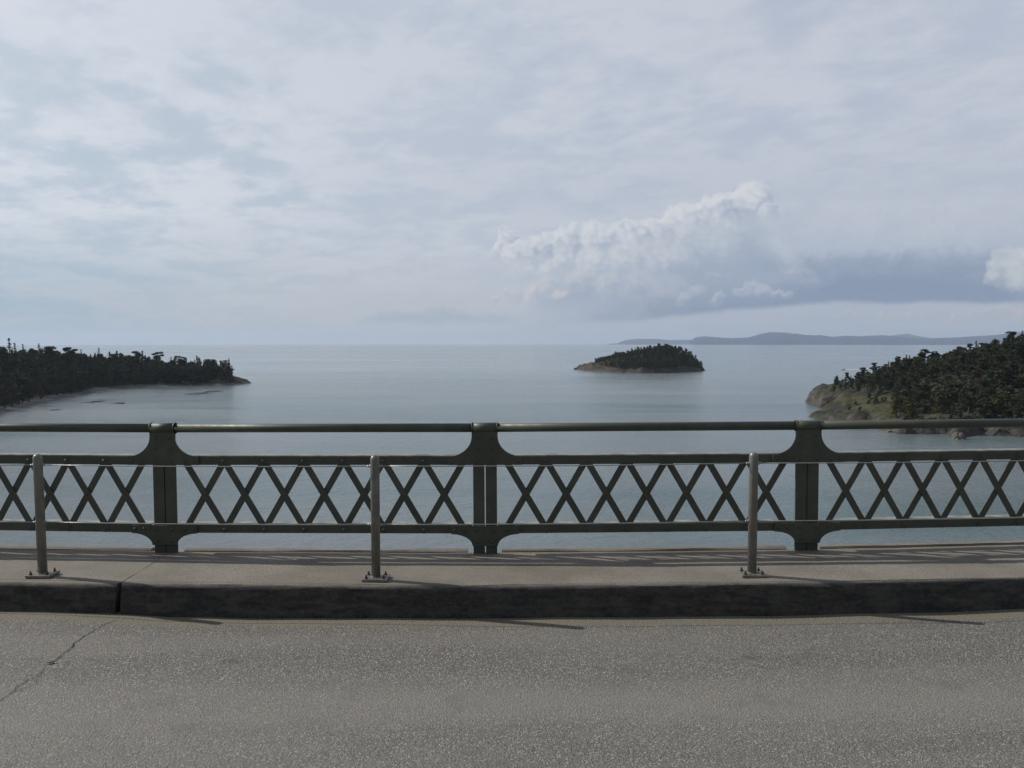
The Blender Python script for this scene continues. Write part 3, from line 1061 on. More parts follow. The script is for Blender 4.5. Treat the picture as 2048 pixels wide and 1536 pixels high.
LOW = {}
def low_arrays(kind, var):
    key = (kind, var)
    if key not in LOW: LOW[key] = tree_arrays(kind, 100 + 17 * var + {'fir': 0, 'spire': 1, 'pine': 2, 'broad': 3, 'bush': 4, 'round': 5}[kind], 0.4)
    return LOW[key]


rng = random.Random(11)
TREES = []      # (land id, x, y, z, height, kind, var, rot)


def scatter(land, lid, n, spacing, dmin, ok, height, kinds):
    pts = []
    tries = 0
    xs = [p[0] for p in land.shore]; ys = [p[1] for p in land.shore]
    grid = {}
    while len(pts) < n and tries < n * 60:
        tries += 1
        x, y = rng.uniform(min(xs), max(xs)), rng.uniform(min(ys), max(ys))
        if land.d(x, y) < (dmin if lid != 'left' or proj(x, y, 8)[0] < 370 else 6): continue
        z = land.z(x, y)
        px, py = proj(x, y, z)
        if px < -520 or px > 3150: continue
        if not ok(px, py, x, y, z): continue
        g = (int(x / spacing), int(y / spacing))
        bad = False
        for a in (-1, 0, 1):
            for b_ in (-1, 0, 1):
                for (u, v) in grid.get((g[0] + a, g[1] + b_), ()):
                    if (u - x) ** 2 + (v - y) ** 2 < spacing ** 2: bad = True
        if bad: continue
        grid.setdefault(g, []).append((x, y))
        pts.append((x, y))
        k = kinds(px, py)
        TREES.append((lid, x, y, z - 0.3, height(px, py, k), k, rng.randrange(4), rng.uniform(0, 6.28)))


def pick(*kw):
    r = rng.random(); s = 0
    for k, p_ in kw:
        s += p_
        if r < s: return k
    return kw[0][0]


# left headland: dense firs down to the beach
def ok_l(px, py, x, y, z):
    return px < 462
def h_l(px, py, k):
    b0 = np.interp(px, [-100, 0, 100, 300, 400, 460], [19, 19, 21, 24, 23, 18])
    return b0 * rng.choice((0.62, 0.78, 0.9, 1.0, 1.0, 1.12, 1.3)) * rng.uniform(0.93, 1.07) * {'pine': 0.95, 'round': 0.85}.get(k, 1.0)
scatter(LAND_L, 'left', 2800, 6.2, 13, ok_l, h_l, lambda px, py: pick(('fir', .33), ('pine', .30), ('round', .30), ('spire', .07)))
for px, D, top, k, v in [(22, 930, 677, 'fir', 1), (31, 935, 687, 'fir', 2), (50, 930, 689, 'spire', 0), (80, 985, 688, 'fir', 3), (92, 985, 692, 'pine', 1),
                         (133, 1020, 694, 'pine', 3), (198, 1080, 697, 'fir', 0), (4, 900, 694, 'round', 0), (112, 1000, 698, 'pine', 2), (163, 1050, 700, 'fir', 2), (318, 1120, 703, 'pine', 0), (236, 1100, 702, 'fir', 1)]:
    x, y = xz(px, D); zg = LAND_L.z(x, y) - 0.3
    TREES.append(('left', x, y, zg, HC + (Y_LEVEL - top) / F * D - zg, k, v, px * 1.0))
for px, D, h, k, v in [ (404, 1122, 21, 'pine', 2), (420, 1122, 20, 'fir', 3), (438, 1120, 18, 'pine', 3), (452, 1120, 17, 'fir', 0)]:
    x, y = xz(px, D)
    TREES.append(('left', x, y, LAND_L.z(x, y) - 0.3, h, k, v, px * 1.0))
# right headland
def ok_r(px, py, x, y, z):
    if px < 1664: return False
    if px < 1792 and py > 794: return False
    if px < 1735 and py > 786: return False
    if 1830 < px < 1875 and py > 826: return False
    if py > 862 and px < 2060: return False
    return z > 3.5
def h_r(px, py, k):
    b0 = np.interp(px, [1660, 1700, 1740, 1850, 2000, 2100], [7.0, 8.0, 12.0, 14.5, 15.5, 16])
    return b0 * rng.choice((0.6, 0.75, 0.9, 1.0, 1.0, 1.15, 1.3)) * rng.uniform(0.93, 1.07) * {'broad': 0.7, 'pine': 0.95, 'round': 0.88}.get(k, 1.0)
scatter(LAND_R, 'right', 2600, 5.7, 5, ok_r, h_r,
        lambda px, py: pick(('fir', .28), ('pine', .26), ('round', .30), ('broad', .16)) if py > 760 else pick(('fir', .34), ('pine', .36), ('round', .28), ('spire', .02)))
for px, D, h, k, v in [(1688, 752, 13, 'pine', 1), (1672, 752, 7.5, 'pine', 0), (1710, 745, 9, 'pine', 2), (1757, 700, 15, 'pine', 3), (1742, 645, 7.5, 'pine', 0), (1752, 640, 6, 'round', 1), (1736, 636, 4.5, 'round', 2), (1764, 632, 5, 'round', 0), (1773, 628, 5.5, 'pine', 1), (1748, 626, 4, 'round', 3),
                       (1915, 575, 13.5, 'broad', 2), (2015, 600, 25, 'fir', 1), (2024, 603, 25, 'fir', 2), (1983, 610, 22, 'pine', 1), (1800, 610, 14, 'fir', 3)]:
    x, y = xz(px, D)
    TREES.append(('right', x, y, LAND_R.z(x, y) - 0.3, h, k, v, px * 1.0))
# island
def ok_i(px, py, x, y, z):
    lim = np.interp(px, [1195, 1240, 1320, 1400], [6.0, 6.5, 5.0, 4.5])
    return px > 1190 and z > lim and py < 728 + (px - 1197) * 0.25 + 6 * mnoise.noise(Vector((x * 0.05, y * 0.05, 2.0)))
def h_i(px, py, k):
    b0 = np.interp(px, [1195, 1240, 1330, 1395], [7.5, 10, 12, 9])
    return b0 * rng.choice((0.65, 0.8, 0.95, 1.0, 1.1, 1.25))
scatter(LAND_I, 'island', 800, 4.5, 4, ok_i, h_i, lambda px, py: pick(('fir', .22), ('pine', .28), ('round', .45), ('broad', .05)))

# which of them show largest: a coarse picture of crowns, near ones first
BW, BH = 1130, 320
buf = np.full((BH, BW), -1, int)
order = sorted(range(len(TREES)), key=lambda i: TREES[i][2])
for i in order:
    lid, x, y, z, h, k, v, r = TREES[i]
    a, b0 = proj(x, y, z); _, b1 = proj(x, y, z + h)
    hw = (b0 - b1) * {'fir': .17, 'spire': .10, 'pine': .30, 'round': .34, 'broad': .38, 'bush': .6}[k]
    y0, y1 = (b1 - 640) / 1.0, (b0 - 640) / 1.0
    for yy in range(max(0, int(y0)), min(BH, int(y1) + 1)):
        f = (yy - y0) / max(1, y1 - y0)
        ww = hw * (min(1, f * 1.3 + .1) if k in ('fir', 'spire') else (1.0 if f < .6 else .25))
        x0, x1 = int((a - ww) / 2) + 30, int((a + ww) / 2) + 31
        x0 = max(0, x0); x1 = min(BW, x1)
        if x0 < x1:
            row = buf[yy, x0:x1]
            row[row < 0] = i
# rail hides rows 846..862 of the picture and anything outside the frame counts for nothing
buf[:, :30] = -1; buf[:, 1054:] = -1
cnt = np.bincount(buf[buf >= 0].ravel(), minlength=len(TREES))
rank = np.argsort(-cnt)
TOP = set(int(i) for i in rank[:296] if cnt[i] > 0)

KWORD = {'fir': ('fir_tree', 'fir tree', 'pointed dark fir'), 'spire': ('fir_tree', 'fir tree', 'narrow spired fir'),
         'pine': ('pine_tree', 'pine tree', 'ragged flat-topped pine'), 'round': ('pine_tree', 'pine tree', 'full round-crowned pine'),
         'broad': ('broadleaf_tree', 'tree', 'olive green broadleaf tree')}
STUFF = {'left': [], 'right': [], 'island': []}
tops = {}
for i in TOP:
    lid, x, y, z, h, k, v, r = TREES[i]
    a, bt = proj(x, y, z + h); _, bb = proj(x, y, z)
    tops[i] = (a, bt, bb)


def zone(i):
    """words for where a tree stands, found from its surroundings"""
    lid = TREES[i][0]; a, bt, bb = tops[i]
    higher = [j for j in tops if TREES[j][0] == lid and abs(tops[j][0] - a) < 14 and tops[j][1] < bt - 3]
    row = 'skyline' if len(higher) == 0 else ('second row' if len(higher) == 1 else 'low slope')
    if lid == 'left':
        if row == 'low slope': row = 'front row'
        seg = ['at frame edge', 'above wide beach', 'above narrowing beach', 'mid headland',
               'beside bare trunks', 'near rocky tip'][int(np.digitize(a, [45, 110, 190, 290, 390]))]
        return f'{row}, left headland {seg}'
    if lid == 'right':
        if row == 'low slope' and bb > 825: row = 'shore row'
        seg = ['on rock dome', 'behind meadow', 'above lower meadow patch', 'mid hillside', 'under hill crest', 'at frame edge'][int(np.digitize(a, [1722, 1795, 1860, 1930, 2000]))]
        return f'{row}, right headland {seg}'
    seg = ['at low bare end', 'on rising shoulder', 'under summit', 'at steep end'][int(np.digitize(a, [1235, 1290, 1360]))]
    return f'{row}, island {seg}'


def size_word(i):
    lid, k = TREES[i][0], TREES[i][5]
    hs = sorted(TREES[j][4] for j in tops if TREES[j][0] == lid)
    h = TREES[i][4]
    return 'tall' if h > hs[int(len(hs) * .7)] else ('small' if h < hs[int(len(hs) * .3)] else 'mid-sized')


LABEL = {}
byl = {}
for i in tops:
    byl.setdefault((size_word(i) + ' ' + KWORD[TREES[i][5]][2], zone(i)), []).append(i)
ORD = ['', 'leftmost', 'second', 'third', 'fourth', 'fifth', 'sixth', 'seventh', 'eighth', 'ninth', 'tenth', 'eleventh', 'twelfth',
       'thirteenth', 'fourteenth', 'fifteenth']
CARD = ['', 'one', 'two', 'three', 'four', 'five', 'six', 'seven', 'eight', 'nine', 'ten', 'eleven', 'twelve', 'thirteen', 'fourteen', 'fifteen']
for (wd, zn), lst in byl.items():
    lst.sort(key=lambda i: tops[i][0])
    for n, i in enumerate(lst):
        if len(lst) == 1: LABEL[i] = f'{wd}, {zn}'
        elif n == 0: LABEL[i] = f'leftmost {wd}, {zn}'
        elif n == len(lst) - 1: LABEL[i] = f'rightmost {wd}, {zn}'
        else: LABEL[i] = f'{ORD[min(n + 1, 15)]} {wd} from left, {zn}'


GROUP = {'left': 'trees on the left headland', 'right': 'trees on the right hillside', 'island': 'trees on the island'}
for i, (lid, x, y, z, h, k, v, r) in enumerate(TREES):
    if i in TOP:
        nm, cat, word = KWORD[k]
        td, cd = proto(k, v)
        e = empty(nm, (x, y, z), (0, 0, r))
        wd_ = 1.2 if lid == 'right' else 1.0
        e.scale = (h * rng.uniform(0.9, 1.2) * wd_, h * rng.uniform(0.9, 1.2) * wd_, h)
        tag(e, LABEL[i], cat, GROUP[lid])
        for nm2, dd in (('trunk', td), ('crown', cd)):
            c = bpy.data.objects.new(nm2, dd); COL.objects.link(c); c.parent = e
    else:
        STUFF[lid].append((x, y, z, h, k, v, r))

for lid, lst in STUFF.items():
    VV = []; QQ = []; mi = []; tn = []; k0 = 0
    for (x, y, z, h, k, v, r) in lst:
        tone = (x * 12.9898 + y * 78.233) % 1.0
        (tv, tq), (cv, cq) = low_arrays(k, v)
        cr, sr = math.cos(r), math.sin(r)
        for vv, qq, m_ in ((tv, tq, 0), (cv, cq, 2 if k == 'broad' else 1)):
            w_ = np.stack([(vv[:, 0] * cr - vv[:, 1] * sr) * h + x, (vv[:, 0] * sr + vv[:, 1] * cr) * h + y, vv[:, 2] * h + z], 1)
            VV.append(w_); QQ.append(qq + k0); mi.append(np.full(len(qq), m_, np.int32)); k0 += len(vv)
            tn.append(np.full(len(vv), tone, np.float32))
    o = np_mesh('forest', np.concatenate(VV), np.concatenate(QQ), M_BARK)
    o.data.materials.append(M_NEEDLE); o.data.materials.append(M_LEAF)
    o.data.polygons.foreach_set('material_index', np.concatenate(mi))
    tn = np.concatenate(tn)
    if len(tn) == len(o.data.vertices): o.data.attributes.new('tone', 'FLOAT', 'POINT').data.foreach_set('value', tn)
    tag(o, {'left': 'dense dark conifer wood filling the left headland behind the front trees',
            'right': 'dense dark wood covering the right hillside behind the front trees',
            'island': 'dark wood covering the back of the small island'}[lid], 'forest', kind='stuff')

# undergrowth on the slopes: one mass per headland
def undergrowth(land, lid, n, ok, hs):
    VV = []; QQ = []; mi = []; k0 = 0; c = 0; tries = 0
    xs = [p[0] for p in land.shore]; ys = [p[1] for p in land.shore]
    while c < n and tries < n * 40:
        tries += 1
        x, y = rng.uniform(min(xs), max(xs)), rng.uniform(min(ys), max(ys))
        if land.d(x, y) < 3: continue
        z = land.z(x, y); px, py = proj(x, y, z)
        if px < -480 or px > 3100 or not ok(px, py, z): continue
        c += 1
        (tv, tq), (cv, cq) = low_arrays('bush', rng.randrange(4))
        h = rng.uniform(*hs)
        VV.append(cv * h + np.array([x, y, z - 0.2])); QQ.append(cq + k0); k0 += len(cv)
        mi.append(np.full(len(cq), 0 if rng.random() < 0.5 else 1, np.int32))
    o = np_mesh('undergrowth', np.concatenate(VV), np.concatenate(QQ), M_NEEDLE)
    o.data.materials.append(M_BROWN)
    o.data.polygons.foreach_set('material_index', np.concatenate(mi))
    tag(o, f'low dark brush covering the ground under the {lid} trees', 'undergrowth', kind='stuff')
undergrowth(LAND_R, 'right headland', 2600, lambda px, py, z: px > 1690 and z > 3 and not (px < 1792 and py > 792 and rng.random() > .14) and not (1830 < px < 1880 and py > 828), (1.2, 3.2))
undergrowth(LAND_L, 'left headland', 1500, lambda px, py, z: px < 472 and z > 2.6, (2.0, 5.5))
undergrowth(LAND_I, 'island', 700, lambda px, py, z: px > 1190 and z > 3.5 and py < 730 + (px - 1197) * 0.27, (1.0, 2.6))

# lone shrub on the rock dome
x, y = xz(1652, 762)
e = empty('shrub', (x, y, LAND_R.z(x, y) - 0.1)); e.scale = (0.8, 0.8, 2.0)
c = bpy.data.objects.new('foliage', proto('bush', 0)[1]); COL.objects.link(c); c.parent = e
tag(e, 'tiny lone shrub standing on top of the bare rock dome by the water', 'shrub')


# ------------------------------------------------------------------ boulders and shore rocks
def boulder(px, D, w_, h_, seed, label, mat=M_BOULDER, cat='rock', z=None, name='boulder'):
    bm = bmesh.new()
    bmesh.ops.create_icosphere(bm, subdivisions=3, radius=1.0)
    for v in bm.verts:
        n = mnoise.fractal(v.co * 1.3 + Vector((seed, 0, 0)), 0.7, 2.0, 4)
        v.co *= 1 + n * 0.45
        v.co = Vector((v.co.x * w_ / 2, v.co.y * w_ / 2.4, max(-0.2, v.co.z) * h_))
    me = bpy.data.meshes.new(name); bm.to_mesh(me); bm.free(); me.materials.append(mat)
    o = bpy.data.objects.new(name, me); COL.objects.link(o)
    x, y = xz(px, D)
    o.location = (x, y, z if z is not None else -0.2)
    return tag(o, label, cat)
boulder(1917, dist_for(878, -HC), 7.5, 4.5, 2.0, 'pale craggy rock jutting into the water below the right hillside')
boulder(1789, dist_for(864, -HC), 9, 1.8, 7.0, 'low flat shelf rock at the near point of the right headland')
boulder(2006, dist_for(868, -HC), 2.4, 1.3, 4.0, 'small grey rock at the back of the little beach below the rail', z=0.6)
boulder(2032, dist_for(867, -HC), 2.2, 1.1, 5.0, 'palest small rock on the little beach, by the frame edge', z=0.6)
boulder(341, dist_for(770.3, -HC), 4.5, 1.6, 6.0, 'tiny white speck lying alone on the beach of the left headland', M_WHITE, z=0.3)  # unidentified white speck, given a boulder's shape
boulder(1151, dist_for(738.3, -HC), 9, 3.0, 9.0, 'dark rock at the low outer end of the island', M_LAND_I)


# little beach at the right edge
def sheet(name, pts, z, mat, jag=0.0, seed=0):
    """flat patch with an uneven outline, pts in plan"""
    P_ = []
    n = len(pts)
    for i in range(n):
        a = Vector(pts[i]); c = Vector(pts[(i + 1) % n])
        for t in np.linspace(0, 1, 9)[:-1]:
            q_ = a.lerp(c, float(t))
            k = mnoise.noise(Vector((q_.x * 0.15, q_.y * 0.15, seed)))
            k2 = mnoise.noise(Vector((q_.x * 0.15, q_.y * 0.15, seed + 9)))
            P_.append((q_.x + k * jag, q_.y + k2 * jag * 1.6, z))
    me = bpy.data.meshes.new(name); me.from_pydata(P_, [], [tuple(range(len(P_)))]); me.materials.append(mat)
    o = bpy.data.objects.new(name, me); COL.objects.link(o)
    return o

# kelp beds floating off the left beach
def kelp(px0, px1, py, thick, seed):
    d0 = sea(px0, py + thick); d1 = sea(px1, py + thick); d2 = sea(px1 + 6, py - thick); d3 = sea(px0 + 10, py - thick)
    mid_a = sea((px0 + px1) / 2, py + thick * 0.4); mid_b = sea((px0 + px1) / 2 + 8, py - thick * 1.3)
    return sheet('kelp', [d0, mid_a, d1, d2, mid_b, d3], 0.05, M_KELP, 9.0, seed)
for k, (a, b_, y_, t_) in enumerate([(366, 392, 790, .6), (376, 412, 787.6, .7), (388, 404, 785.6, .5), (398, 430, 783.6, .5), (414, 436, 781.8, .35), (160, 186, 805.5, .6),
                                      (176, 204, 803, .6), (194, 220, 800, .4), (84, 110, 821, .5), (98, 124, 819, .4), (228, 250, 806, .3)]):
    o = kelp(a, b_, y_, t_, k * 3.0)
    o['label'] = 'dark kelp patch floating off the left beach'; o['kind'] = 'stuff'

# motor boat and its wake
bx, by = sea(1687, 739.5)
boat = empty('motor_boat', (bx, by, -by * by / (2 * R_EARTH)), (0, 0, math.radians(8)))
tag(boat, 'tiny white motor boat trailing a wake beyond the rock dome', 'boat')
hull = MB()
secs = [(-4.0, 0.15, 1.5), (-3.0, 0.8, 1.35), (-1.0, 1.25, 1.15), (1.5, 1.35, 1.05), (3.5, 1.25, 1.0)]
vs = []
for x, wd, tp in secs:
    vs += [(x, -wd, tp), (x, -wd * 0.75, 0.25), (x, 0, -0.25), (x, wd * 0.75, 0.25), (x, wd, tp)]
fs = []
for i in range(4):
    for k in range(4): fs.append((i * 5 + k, i * 5 + k + 1, (i + 1) * 5 + k + 1, (i + 1) * 5 + k))
    fs.append((i * 5, (i + 1) * 5, (i + 1) * 5 + 4, i * 5 + 4))
fs.append((20, 21, 22, 23, 24)); fs.append((0, 4, 3, 2, 1))
hull.add(vs, fs); hull.build('hull', M_WHITE, boat)
cb_ = MB(); cb_.prism([(-1.2, 1.05), (1.6, 1.05), (1.5, 2.6), (-0.4, 2.6)], -0.9, 0.9)
cab = cb_.build('cabin', M_WHITE, boat, bevel=0.05)
wn = MB(); wn.prism([(-1.02, 1.6), (0.9, 1.6), (0.9, 2.3), (-0.62, 2.3)], -0.93, 0.93); wn.build('window', M_GLASS, cab)
wk = []
for t in np.linspace(0, 1, 16):
    px = 1691 + (1778 - 1691) * t; py = 739.6 - 4.2 * t
    a = sea(px, py + 0.55); c = sea(px, py - 0.55)
    wk.append((a, c))
V = []; Q = []
for a, c in wk:
    V.append((a[0], a[1], 0.12 - a[1] ** 2 / (2 * R_EARTH))); V.append((c[0], c[1], 0.12 - c[1] ** 2 / (2 * R_EARTH)))
for i in range(15): Q.append((2 * i, 2 * i + 2, 2 * i + 3, 2 * i + 1))
o = np_mesh('wake', V, Q, M_FOAM)
o['label'] = 'long white wake streak behind the tiny motor boat'; o['kind'] = 'stuff'

# ------------------------------------------------------------------ bridge deck
BOW, GRADE = 0.0125, 0.0046
ZR, ZS = -1.60, -1.415                       # road and sidewalk level relative to the eye
DK = dist_for(1237, ZR)                      # kerb foot
DR = dist_for(1107, ZS)                      # railing line
JOINT = (240 - 1024) / F * (DK + 0.1) - 0.035  # joint between sidewalk slabs


def W(s, d, z):
    """bridge coordinates -> world: s along, d across, z relative to the eye; gentle plan curve and grade"""
    ss = max(-14.0, min(14.0, s))
    return Vector((s, d + BOW * ss * ss, HC + z + GRADE * s))


def extrude(name, prof, s0, s1, ds, mat, stain=None, rough=0.0, attr_name='stain', seed=0.0, ends=True, notch=(0, 0), notch_j=0):
    """profile [(d, z)] swept along the bridge"""
    ss = np.arange(s0, s1 + ds * 0.5, ds)
    n = len(prof)
    V = []; A = []
    for i_s, s in enumerate(ss):
        for j, (d, z) in enumerate(prof):
            k = mnoise.fractal(Vector((s * 2.5, j * 0.7, seed)), 0.8, 2.0, 4) * rough
            k2 = mnoise.fractal(Vector((s * 2.5, j * 0.7, seed + 5)), 0.8, 2.0, 4) * rough
            if attr_name == 'gutter' and d > DK - 0.35:
                f_ = min(1.0, (d - DK + 0.35) / 0.3)
                left = 1 / (1 + math.exp((s - JOINT - 0.15) * 14))
                k2 = f_ * (0.020 * left + 0.010 * mnoise.fractal(Vector((s * 1.1, 0.0, 3.0)), 0.8, 2.0, 4)) / 0.6
            s_ = s
            if i_s == 0 and j < notch_j: s_ = s + notch[0]
            if i_s == len(ss) - 1 and j < notch_j: s_ = s - notch[1]
            V.append(W(s_, d + k, z + k2 * 0.6)); A.append(stain[j] if stain else 0.0)
    Fc = []
    for i in range(len(ss) - 1):
        for j in range(n - 1):
            a = i * n + j
            Fc.append((a, a + n, a + n + 1, a + 1))
    if ends:
        Fc.append(tuple(range(n))); Fc.append(tuple((len(ss) - 1) * n + j for j in range(n))[::-1])
    me = bpy.data.meshes.new(name); me.from_pydata(V, [], Fc)
    at_ = me.attributes.new(attr_name, 'FLOAT', 'POINT')
    at_.data.foreach_set('value', np.array(A, np.float32))
    for p_ in me.polygons: p_.use_smooth = len(p_.vertices) == 4
    bm = bmesh.new(); bm.from_mesh(me); bmesh.ops.recalc_face_normals(bm, faces=bm.faces)
    for e_ in bm.edges:
        if len(e_.link_faces) == 2 and e_.calc_face_angle(0) > 0.7: e_.smooth = False
    bm.to_mesh(me); bm.free()
    me.materials.append(mat)
    o = bpy.data.objects.new(name, me); COL.objects.link(o)
    return o


# road: rows across carry the gutter attribute
rows = [(-6.0, 0), (-2.0, 0), (1.0, 0), (2.5, 0), (3.5, 0), (4.2, 0), (DK - 0.45, 0), (DK - 0.30, 0.1), (DK - 0.20, 0.3), (DK - 0.12, 0.62),
        (DK - 0.05, 0.95), (DK, 1.0), (DK + 0.1, 1.0)]
prof = [(d, ZR - (0.004 if d < DK - 0.3 else 0.0)) for d, _ in rows]
o = extrude('road', prof, -40, 40, 0.25, M_ROAD, stain=[a for _, a in rows], attr_name='gutter', rough=0.0, ends=False)
tag(o, kind='structure')
# deck slab under it all
o = extrude('bridge_deck', [(-6.2, ZR - 0.30), (-6.2, ZR - 0.03), (DK + 0.12, ZR - 0.03), (DR + 0.10, ZR - 0.03), (DR + 0.10, ZR - 0.30), (-6.2, ZR - 0.30)], -40, 40, 1.0, M_CONC)
tag(o, kind='structure')
# sidewalk slabs with a rounded, grimy kerb face; a joint between slabs
kp = []; ks = []
for d, z, s_ in [(DK + 0.00, ZR - 0.02, 1.0), (DK + 0.006, ZR + 0.04, 1.0), (DK + 0.014, ZR + 0.09, 1.0), (DK + 0.022, ZR + 0.135, 0.95)]:
    kp.append((d, z)); ks.append(s_)
R_ = 0.032
for t in np.linspace(0.1, 1, 6):
    a = t * math.pi / 2
    kp.append((DK + 0.024 + R_ - R_ * math.cos(a), ZS - R_ + R_ * math.sin(a))); ks.append(float(np.interp(t, [0, 0.5, 1], [0.85, 0.55, 0.22])))
for d, s_ in [(DK + 0.10, 0.10), (DK + 0.16, 0.0), (DK + 0.3, 0.0), (DK + 0.5, 0.0), (DK + 0.65, 0.0), (DR - 0.02, 0.05), (DR + 0.03, 0.1)]:
    kp.append((d, ZS)); ks.append(s_)
kp.append((DR + 0.03, ZR - 0.02)); ks.append(0.5)
for s0, s1, sd in ((-38, JOINT - 0.002, 1.0), (JOINT + 0.002, 12.0, 2.0)):
    n = max(1, round((s1 - s0) / 0.06))
    o = extrude('sidewalk', kp, s0, s1, (s1 - s0) / n, M_CONC, stain=ks, rough=0.005, seed=sd,
                notch=(0.013 if s0 > -5 else 0.0, 0.013 if s0 < -5 else 0.0), notch_j=9)
    tag(o, kind='structure')
o = extrude('sidewalk', kp, 12.03, 38.0, 0.5, M_CONC, stain=ks, rough=0.004, seed=3.0); tag(o, kind='structure')
# joint filler, set back
o = extrude('sidewalk_joint', [(DK + 0.05, ZR - 0.02), (DK + 0.07, ZS - 0.05), (DK + 0.1, ZS - 0.02), (DR + 0.02, ZS - 0.02), (DR + 0.02, ZR)],
            JOINT - 0.0155, JOINT + 0.0155, 0.0155, M_CRACK)
tag(o, kind='structure')

# ------------------------------------------------------------------ steel railing
BAY = 2.155
K = 1 / (F / DR) * (1 / 1.0)                       # metres per photo pixel at the railing line
S0 = (969 - 1024) / F * (DR * CP - ZS * SP)
def zrel(py): return at(1024, py, DR).z - HC       # height (relative to the eye) of a photo row on the railing line
Z_PIPE = zrel(855) + 0.0; Z_CU0, Z_CU1 = zrel(929), zrel(912.5); Z_CL0, Z_CL1 = zrel(1066), zrel(1049.5)
Z_FOOT = ZS - 0.005
railing = empty('steel_railing', W(0, DR, ZS))
tag(railing, 'dark green riveted steel bridge railing with crossed lattice bars and round top rail', 'railing')
base = railing.location.copy()

def arc(cx, cz, r, a0, a1, n=9, rz=None):
    rz = r if rz is None else rz
    return [(cx + r * math.cos(math.radians(a0 + (a1 - a0) * i / (n - 1))), cz + rz * math.sin(math.radians(a0 + (a1 - a0) * i / (n - 1)))) for i in range(n)]

def rail_post():
    e = empty('post', (0, 0, 0), parent=railing)
    zc = -HC * 0
    # two upright angles
    for sgn in (-1, 1):
        m = MB()
        a, c = sorted((sgn * 0.004, sgn * 0.079))
        m.box((a, -0.006, Z_FOOT), (c, 0.006, Z_PIPE - 0.01))
        a2, c2 = sorted((sgn * 0.004, sgn * 0.014))
        m.box((a2, 0.0062, Z_FOOT), (c2, 0.030, Z_PIPE - 0.012))
        m.build('upright', M_STEEL, e, bevel=0.0015)
    # upper gusset plate: neck flaring into the chord
    hw, fl = 0.086, 0.245
    zt = Z_PIPE + 0.005
    zc_top = Z_CU1 + 0.003
    r = fl - hw
    rz_ = (Z_PIPE - 0.055) - zc_top
    pts = [(-hw, zt), (-hw, Z_PIPE - 0.055)]
    pts += [(-fl + r * math.cos(t), zc_top + rz_ - rz_ * math.sin(t)) for t in np.linspace(0.08, math.pi / 2, 10)]
    pts += [(-fl, Z_CU0 + 0.001), (fl, Z_CU0 + 0.001)]
    pts += [(fl - r * math.cos(t), zc_top + rz_ - rz_ * math.sin(t)) for t in np.linspace(math.pi / 2, 0.08, 10)]
    pts += [(hw, Z_PIPE - 0.055), (hw, zt)]
    m = MB(); m.prism(pts[::-1], -0.028, -0.0165)
    zm = (Z_CU0 + Z_CU1) / 2
    for x in (-0.215, -0.15, -0.055, 0.055, 0.15, 0.215): m.dome((x, -0.028, zm), 0.013, (0, -1, 0), 0.008)
    for z in (zm + 0.085, zm + 0.155):
        for x in (-0.05, 0.05): m.dome((x, -0.028, z), 0.012, (0, -1, 0), 0.008)
    m.build('gusset_plate', M_STEEL, e, bevel=0.0012)
    # lower gusset plate
    fl2, hw2 = 0.225, 0.084
    zb = zrel(1090)
    m = MB()
    pts = [(-fl2, Z_CL1 - 0.002), (-fl2, Z_CL0 - 0.001)]
    rx = fl2 - hw2; rzz = Z_CL0 - zb
    pts += [(-fl2 + rx * math.sin(t), zb + rzz * math.cos(t) - 0.001) for t in np.linspace(0.15, math.pi / 2 * 0.93, 9)]
    pts += [(-hw2, zb), (hw2, zb)]
    pts += [(fl2 - rx * math.sin(t), zb + rzz * math.cos(t) - 0.001) for t in np.linspace(math.pi / 2 * 0.93, 0.15, 9)]
    pts += [(fl2, Z_CL0 - 0.001), (fl2, Z_CL1 - 0.002)]
    m.prism(pts, -0.028, -0.0165)
    zm = (Z_CL0 + Z_CL1) / 2
    for x in (-0.20, -0.14, -0.055, 0.055, 0.14, 0.20): m.dome((x, -0.028, zm), 0.013, (0, -1, 0), 0.008)
    for x in (-0.05, 0.05): m.dome((x, -0.028, zb + 0.03), 0.012, (0, -1, 0), 0.008)
    m.build('gusset_plate', M_STEEL, e, bevel=0.0012)
    # sleeve that clamps the top rail
    m = MB()
    m.tube([(-0.086, -0.006, Z_PIPE), (0.086, -0.006, Z_PIPE)], 0.0345, 20)
    for x in (-0.086, 0.078): m.tube([(x, -0.006, Z_PIPE), (x + 0.008, -0.006, Z_PIPE)], 0.038, 20)
    m.build('rail_sleeve', M_STEEL, e)
    return e


